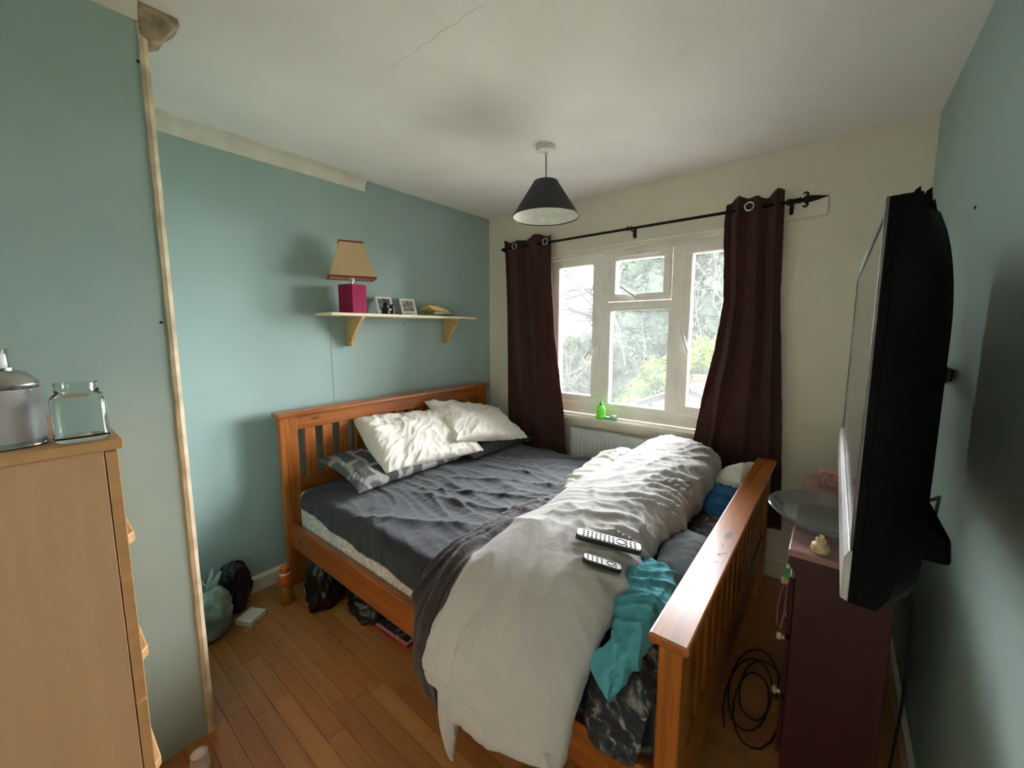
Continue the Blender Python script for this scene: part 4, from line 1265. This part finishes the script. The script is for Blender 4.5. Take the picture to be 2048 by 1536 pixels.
for k in range(5):
    a = k * 1.3
    kb.tube([(0.225, -2.235, 0.22), (0.225 + 0.02 * math.cos(a), -2.235 + 0.03 * math.sin(a), 0.27), (0.225 + 0.03 * math.cos(a), -2.235 + 0.055 * math.sin(a), 0.30 + 0.012 * k)], [0.022, 0.014, 0.005], 8)
kb.build('knot', MT['greenbag'], tb, smooth=True)
bb_ = thing('bin_bag', 'black plastic bag slumped against the skirting behind the green bag', 'bag', (0.13, -2.08, 0))
link('body', crumple_bag('body', '', '', (0.095, -2.10, 0.125), (0.065, 0.075, 0.14), MT['binbag'], 4.0), MT['binbag'], bb_, smooth=True)
o = B().box(-0.045, 0.045, -0.05, 0.05, 0, 0.03).xf(Matrix.Translation((0.235, -2.075, 0.0)) @ Matrix.Rotation(0.5, 4, 'Z')).build('paper_box', MT['trim'], None, 0.004)
tag(o, 'small cream carton on the floor beside the green bag', 'box')
bo = thing('bottle', 'orange capped bottle with amber base beside the headboard post', 'bottle', (0.24, -1.90, 0))
auto_smooth(B().lathe([(0.002, 0), (0.03, 0), (0.034, 0.008), (0.034, 0.08), (0.03, 0.095), (0.026, 0.1)], (0.235, -1.905, 0), 24).build('base', MT['amber'], bo))
auto_smooth(B().lathe([(0.026, 0.1), (0.031, 0.105), (0.033, 0.12), (0.031, 0.15), (0.024, 0.162)], (0.235, -1.905, 0), 24).build('body', MT['orange'], bo))
auto_smooth(B().lathe([(0.022, 0.162), (0.026, 0.164), (0.026, 0.172), (0.022, 0.174)], (0.235, -1.905, 0), 24).build('collar', MT['white_plastic'], bo))
auto_smooth(B().lathe([(0.024, 0.174), (0.025, 0.178), (0.023, 0.2), (0.012, 0.21), (0.001, 0.212)], (0.235, -1.905, 0), 24).build('cap', MT['orange'], bo))
b1 = thing('bin_bag', 'tall black plastic bag under the bed next to the headboard post', 'bag', (0.42, -1.72, 0))
link('body', crumple_bag('body', '', '', (0.41, -1.775, 0.10), (0.075, 0.10, 0.15), MT['binbag'], 7.0), MT['binbag'], b1, smooth=True)
B().box(0.375, 0.40, -1.874, -1.862, 0.10, 0.13).build('sticker', MT['greenbag'], b1)
b2 = thing('bin_bag', 'wide creased black plastic bag under the middle of the bed side rail', 'bag', (0.66, -1.62, 0))
link('body', crumple_bag('body', '', '', (0.67, -1.65, 0.08), (0.12, 0.12, 0.11), MT['binbag'], 11.0), MT['binbag'], b2, smooth=True)
pf = thing('picture_board', 'dark printed board with red edge and white border lying flat under the bed', 'picture', (0.85, -1.5, 0))
Mb = Matrix.Translation((1.0, -1.70, 0.0)) @ Matrix.Rotation(0.06, 4, 'Z')
B().box(-0.40, 0, 0, 0.32, 0.0, 0.018).xf(Mb).build('edge', MT['red'], pf, 0.002)
B().box(-0.39, -0.01, 0.01, 0.31, 0.018, 0.02).xf(Mb).build('print', MT['board'], pf)
bd_ = B().box(-0.40, 0, 0, 0.012, 0.018, 0.021).box(-0.012, 0, 0.012, 0.32, 0.018, 0.021).box(-0.4, -0.388, 0.012, 0.32, 0.018, 0.021)
bd_.xf(Mb).build('border', MT['pinkbox'], pf)
wb_ = thing('jug', 'white topped container on the floor at the foot of the partition', 'container', (0.86, -2.44, 0))
auto_smooth(B().lathe([(0.002, 0), (0.025, 0), (0.028, 0.008), (0.028, 0.035), (0.022, 0.05)], (0.888, -2.44, 0), 24).build('body', MT['white_plastic'], wb_))
auto_smooth(B().lathe([(0.022, 0.05), (0.025, 0.053), (0.024, 0.064), (0.014, 0.072), (0.001, 0.074)], (0.888, -2.44, 0), 24).build('lid', MT['knob'], wb_))

# ================================================================== CHEST OF DRAWERS
cd = thing('chest_of_drawers', 'tall narrow beech veneer chest of drawers in the left foreground', 'chest of drawers', (1.04, -2.83, 0))
CX0, CX1, CYF, CYB, CT = 0.80, 1.28, -2.605, -3.02, 1.222
B().box(CX0 - 0.0, CX1 + 0.004, CYB, CYF + 0.03, CT - 0.02, CT).build('top', MT['beechy'], cd, 0.002)
B().box(CX1 - 0.018, CX1, CYB, CYF, 0, CT - 0.02).build('side_panel', MT['beech'], cd, 0.001)
B().box(CX0, CX0 + 0.018, CYB, CYF, 0, CT - 0.02).build('side_panel', MT['beech'], cd, 0.001)
B().box(CX0 + 0.018, CX1 - 0.018, CYB, CYB + 0.006, 0.02, CT - 0.02).build('back_panel', MT['beech'], cd)
B().box(CX0 + 0.018, CX1 - 0.018, CYF - 0.03, CYF - 0.015, 0.0, 0.045).build('plinth', MT['beech'], cd)
zs_ = [CT - 0.023, 0.925, 0.63, 0.335, 0.045]
for k in range(4):
    z1, z0 = zs_[k] - 0.0025, zs_[k + 1] + 0.0025
    d = B().box(CX0 + 0.002, CX1 - 0.001, CYF + 0.002, CYF + 0.021, z0, z1).build('drawer', MT['beechy'], cd, 0.0015)
    zc = z0 + 0.06 if k else z0 + 0.05
    pr = [(CX0 + 0.10, CYF + 0.021), (CX1 - 0.05, CYF + 0.021), (CX1 - 0.075, CYF + 0.040), (CX0 + 0.125, CYF + 0.040)]
    B().prism(pr, 'z', zc - 0.011, zc + 0.014).build('handle', MT['beechy'], d, 0.004)
# spray can and jar on the chest
sc_ = thing('spray_can', 'dented silver aerosol can with a worn grey label on the chest', 'spray can', (1.185, -2.735, CT))
cx, cyy = 1.19, -2.724
R = 0.053
CH = 0.116
auto_smooth(B().lathe([(R - 0.004, 0), (R, 0.003), (R, 0.006), (R - 0.0015, 0.008), (R - 0.0015, CH), (R, CH + 0.002), (R, CH + 0.006), (R - 0.006, CH + 0.012), (R * 0.66, CH + 0.026), (R * 0.42, CH + 0.031), (R * 0.42, CH + 0.036), (0.002, CH + 0.036)], (cx, cyy, CT), 40).build('body', MT['steel'], sc_), 50)
auto_smooth(B().lathe([(R - 0.0008, 0.012), (R - 0.0008, CH - 0.004)], (cx, cyy, CT), 40, cap=False).build('label', MT['label'], sc_))
auto_smooth(B().lathe([(0.016, 0), (0.017, 0.003), (0.0165, 0.026), (0.013, 0.030), (0.001, 0.031)], (cx, cyy, CT + CH + 0.036), 20).build('nozzle', MT['white_plastic'], sc_), 50)
B().box(cx - 0.006, cx + 0.010, cyy + 0.009, cyy + 0.017, CT + CH + 0.036, CT + CH + 0.072).build('actuator', MT['steel'], sc_, 0.002)
jr = thing('glass_jar', 'empty square shouldered glass jar without a lid beside the spray can', 'jar', (1.215, -2.628, CT))
def sqring(h, z, rnd, c, n=32):
    out = []
    for k in range(n):
        a = 2 * PI * k / n + PI / 4
        q = rnd
        cx_, sx_ = math.cos(a), math.sin(a)
        out.append((c[0] + h * math.copysign(abs(cx_) ** q, cx_), c[1] + h * math.copysign(abs(sx_) ** q, sx_), z))
    return out
def ringmesh(rings, cap0=True, cap1=True):
    n = len(rings[0]); vs = [p for r in rings for p in r]; fs = []
    for i in range(len(rings) - 1):
        for k in range(n):
            fs.append((i * n + k, i * n + (k + 1) % n, (i + 1) * n + (k + 1) % n, (i + 1) * n + k))
    if cap0: fs.append(tuple(range(n - 1, -1, -1)))
    if cap1: fs.append(tuple(range((len(rings) - 1) * n, len(rings) * n)))
    return B().add(vs, fs)
jc = (1.215, -2.627)
JS = 1.22
outer = [(0.036, 0.0, .5), (0.038, 0.004, .42), (0.038, 0.068, .42), (0.036, 0.074, .6), (0.031, 0.078, 1), (0.0295, 0.08, 1), (0.031, 0.083, 1), (0.0295, 0.086, 1), (0.0305, 0.093, 1), (0.0295, 0.096, 1)]
inner = [(0.0265, 0.096, 1), (0.0262, 0.08, 1), (0.033, 0.072, .6), (0.0345, 0.066, .42), (0.0345, 0.009, .42), (0.03, 0.006, .6)]
auto_smooth(ringmesh([sqring(h * 1.06, CT + z * JS, q, jc) for h, z, q in outer + inner]).build('jar_body', MT['glass'], jr), 50)
auto_smooth(B().lathe([(0.001, 0.0), (0.022, 0.001), (0.018, 0.006), (0.001, 0.008)], (jc[0] - 0.004, jc[1] - 0.006, CT + 0.0075), 16).build('residue', MT['trim'], jr))

# ================================================================== TELEVISION
tv = thing('television', 'wall mounted television seen almost edge-on at the right', 'television', (2.55, -1.4, 1.02))
TX, TY0, TY1, TZ0, TZ1 = 2.456, -1.92, -0.90, 1.022, 1.626
bz = 0.022
fb = B()
fb.box(TX, TX + 0.004, TY0, TY1, TZ1 - bz, TZ1).box(TX, TX + 0.004, TY0, TY0 + bz, TZ0 + 0.085, TZ1 - bz).box(TX, TX + 0.004, TY1 - bz, TY1, TZ0 + 0.085, TZ1 - bz)
fb.build('bezel', MT['tv_gloss'], tv, 0.001)
B().box(TX + 0.004, TX + 0.0141, TY0, TY1, TZ0, TZ1).build('front_frame', MT['tv_shell'], tv, 0.001)
B().prism([(TX - 0.006, TZ0 + 0.004), (TX + 0.004, TZ0), (TX + 0.004, TZ0 + 0.085), (TX, TZ0 + 0.085), (TX - 0.006, TZ0 + 0.07)], 'y', TY0, TY1).build('speaker_bar', MT['tv_front'], tv, 0.002)
B().box(TX + 0.002, TX + 0.0045, TY0 + bz, TY1 - bz, TZ0 + 0.085, TZ1 - bz).build('screen', MT['screen'], tv)
# back shell, bulging towards its middle
nz, ny = 26, 30
zz = np.linspace(TZ0, TZ1, nz); yy_ = np.linspace(TY0, TY1, ny)
Zg, Yg = np.meshgrid(zz, yy_, indexing='ij')
zn = (Zg - TZ0) / (TZ1 - TZ0)
yn = (Yg - TY0) / (TY1 - TY0)
ez = np.clip(np.minimum(zn / 0.10, (1 - zn) / 0.32), 0, 1)
ez = np.sqrt(np.clip(1 - (1 - ez) ** 2, 0, 1))
ey = np.clip(np.minimum(yn, 1 - yn) / 0.05, 0, 1); ey = np.sqrt(np.clip(1 - (1 - ey) ** 2, 0, 1))
Xg = TX + 0.014 + 0.022 + 0.048 * ez * (0.35 + 0.65 * ey)
front = np.stack([np.full_like(Xg, TX + 0.0141), Yg, Zg], -1)
back = np.stack([Xg, Yg, Zg], -1)
rows = []
vs = back.reshape(-1, 3).tolist() + front.reshape(-1, 3).tolist()
idx = np.arange(nz * ny).reshape(nz, ny); off = nz * ny
fs = []
for i in range(nz - 1):
    for k in range(ny - 1):
        fs.append((idx[i, k], idx[i, k + 1], idx[i + 1, k + 1], idx[i + 1, k]))
        fs.append((idx[i, k] + off, idx[i + 1, k] + off, idx[i + 1, k + 1] + off, idx[i, k + 1] + off))
rim = [idx[0, k] for k in range(ny)] + [idx[i, ny - 1] for i in range(1, nz)] + [idx[nz - 1, k] for k in range(ny - 2, -1, -1)] + [idx[i, 0] for i in range(nz - 2, 0, -1)]
for a, c2 in zip(rim, rim[1:] + rim[:1]):
    fs.append((a, c2, c2 + off, a + off))
auto_smooth(B().add(vs, [tuple(int(q) for q in f) for f in fs]).build('back_shell', MT['tv_shell'], tv), 50)
jg = B()
for k, (dx, h) in enumerate([(0.030, 0.010), (0.041, 0.006), (0.045, -0.010)]):
    x0 = TX + dx
    jg.prism([(x0 - 0.007, TZ1 - 0.022), (x0 + 0.007, TZ1 - 0.024 - 0.4 * max(0, dx - .05)), (x0 + 0.004, TZ1 + h), (x0 - 0.001, TZ1 + h - 0.004)], 'y', TY0 + 0.012, TY0 + 0.05)
jg.build('cracked_edge', MT['tv_shell'], tv)
B().prism([(2.50, 1.035), (2.50, 1.135), (2.53, 1.13), (2.595, 1.085), (2.60, 1.035)], 'y', -1.72, -1.15).build('rear_housing', MT['tv_shell'], tv, 0.008)
ar = B().box(2.51, 2.69, -0.915, -0.905, 1.28, 1.33).box(2.66, 2.70, -0.91, -0.72, 1.285, 1.325).box(2.70, RW, -0.76, -0.70, 1.26, 1.35)
ar.build('wall_mount', MT['black_plastic'], tv, 0.006)
cb = B().tube([(2.515, -1.62, 1.15), (2.54, -1.60, 1.125), (2.575, -1.56, 1.095), (2.61, -1.45, 1.07), (2.65, -1.25, 1.02), (2.67, -1.1, 0.9), (2.63, -1.06, 0.74), (2.655, -1.1, 0.6), (2.65, -1.12, 0.3), (2.64, -1.1, 0.005)], 0.004, 8)
tag(cb.build('power_cable', MT['black_plastic'], None, smooth=True), 'black cable drooping from behind the television down the wall', 'cable')

# ================================================================== CABINET UNDER THE TELEVISION
cb_ = thing('cabinet', 'slim maroon drawer cabinet below the television', 'cabinet', (2.475, -0.9, 0))
KX0, KX1, KY0, KY1, KT = 2.372, 2.595, -1.25, -0.42, 0.778
B().box(KX0, KX1, KY0, KY1, 0.0, KT - 0.07).build('body', MT['maroon'], cb_, 0.003)
B().prism([(KX0 - 0.006, KT - 0.07), (KX0 - 0.02, KT - 0.045), (KX0 - 0.018, KT - 0.022), (KX1, KT - 0.022), (KX1, KT - 0.07)], 'y', KY0 - 0.012, KY1).build('cornice', MT['maroon'], cb_, 0.003)
B().box(KX0 - 0.022, KX1 + 0.004, KY0 - 0.015, KY1, KT - 0.022, KT).build('top', MT['maroon_top'], cb_, 0.004)
for k in range(3):
    z0 = 0.06 + k * 0.21
    d = B().box(KX0 - 0.014, KX0, KY0 + 0.015, KY1 - 0.02, z0, z0 + 0.195).build('drawer', MT['maroon'], cb_, 0.003)
    for ky in (KY0 + 0.16, KY1 - 0.18):
        auto_smooth(B().lathe([(0.006, 0), (0.006, -0.012), (0.013, -0.018), (0.012, -0.028), (0.001, -0.031)], (KX0 - 0.014, ky, z0 + 0.1), 14, 'x').build('knob', MT['knob'], d))
dsh = thing('glass_dish', 'large shallow smoky glass dish on the maroon cabinet', 'dish', (2.46, -0.965, KT))
dc = (2.462, -0.975, KT)
auto_smooth(B().lathe([(0.002, 0.0), (0.13, 0.0), (0.165, 0.010), (0.19, 0.034), (0.197, 0.042), (0.199, 0.046), (0.195, 0.048), (0.188, 0.042), (0.162, 0.0165), (0.13, 0.0065), (0.002, 0.0065)], dc, 72).build('bowl', MT['dish'], dsh), 60)
orn = thing('ornament', 'little beige animal ornament at the near edge of the cabinet top', 'ornament', (2.42, -1.215, KT))
oc = (2.425, -1.225, KT)
auto_smooth(B().lathe([(0.002, 0), (0.02, 0), (0.024, 0.01), (0.021, 0.024), (0.013, 0.03)], oc, 18).build('body', MT['beige'], orn))
auto_smooth(B().lathe([(0.002, 0), (0.012, 0.004), (0.015, 0.013), (0.010, 0.024), (0.001, 0.028)], (oc[0] + 0.002, oc[1], KT + 0.026), 16).build('head', MT['beige'], orn))
auto_smooth(B().lathe([(0.005, 0), (0.001, 0.012)], (oc[0] + 0.010, oc[1] - 0.004, KT + 0.048), 10).lathe([(0.004, 0), (0.001, 0.01)], (oc[0] - 0.006, oc[1] - 0.004, KT + 0.048), 10).build('ears', MT['bronze'], orn))
o = B().box(2.40, 2.47, -0.56, -0.49, KT, KT + 0.06).build('card_box', MT['pinkbox'], None, 0.002)
tag(o, 'small pink card box at the far end of the cabinet top', 'box')
kr = thing('key_ring', 'green tag with gold clip and a loop of cord hanging on a drawer knob', 'key ring', (2.35, -1.09, 0.6))
B().box(2.343, 2.355, -1.175, -1.15, 0.63, 0.672).build('tag', MT['greentag'], kr, 0.002)
B().box(2.343, 2.354, -1.172, -1.153, 0.612, 0.63).build('clip', MT['gold'], kr, 0.002)
lp = [(2.348, -1.16, 0.618)]
for k in range(14):
    a = k / 13 * 2 * PI - PI / 2
    lp.append((2.336 + 0.012 * math.cos(a * 1), -1.18 + 0.022 * math.cos(a), 0.545 - 0.07 * math.sin(a + PI)))
B().tube([(2.348, -1.162, 0.618), (2.338, -1.19, 0.6), (2.332, -1.21, 0.55), (2.334, -1.215, 0.49), (2.344, -1.195, 0.465), (2.35, -1.175, 0.52), (2.35, -1.163, 0.612)], 0.0022, 6).build('cord', MT['maroon_top'], kr, smooth=True)
cbl = B()
pts = []
for k in range(70):
    a = k * 0.33
    r_ = 0.12 + 0.05 * math.sin(k * 0.21)
    pts.append((2.27 + r_ * 0.55 * math.cos(a), -0.95 + r_ * 1.6 * math.sin(a) - k * 0.001, 0.006 + 0.012 * (k / 70) + 0.004 * math.sin(k)))
tag(cbl.tube(pts, 0.0035, 6).build('cable_coil', MT['black_plastic'], None, smooth=True), 'tangled black cable on the floor between the footboard and cabinet', 'cable')

# ================================================================== SILL ITEMS
so = thing('soap_bottle', 'bright green translucent soap bottle on the window sill', 'bottle', (1.13, -0.02, 0.80))
auto_smooth(B().lathe([(0.002, 0), (0.03, 0), (0.036, 0.006), (0.037, 0.02), (0.035, 0.06), (0.03, 0.08), (0.018, 0.096), (0.012, 0.1)], (1.115, -0.03, 0.80), 28).build('body', MT['soap'], so), 60)
auto_smooth(B().lathe([(0.012, 0), (0.013, 0.002), (0.013, 0.014), (0.008, 0.02), (0.006, 0.03), (0.001, 0.032)], (1.115, -0.03, 0.899), 18).build('cap', MT['green_cap'], so))
br = thing('brush', 'small mint green brush lying beside the green soap bottle', 'brush', (1.2, -0.02, 0.80))
auto_smooth(B().tube([(1.145, -0.03, 0.808), (1.185, -0.028, 0.81), (1.2, -0.027, 0.813)], [0.008, 0.009, 0.012], 10).build('grip', MT['mint'], br))
B().box(1.195, 1.24, -0.045, -0.012, 0.80, 0.822).build('head', MT['mint'], br, 0.006)
B().box(1.205, 1.236, -0.042, -0.015, 0.82, 0.836).build('bristles', MT['white_plastic'], br, 0.004)
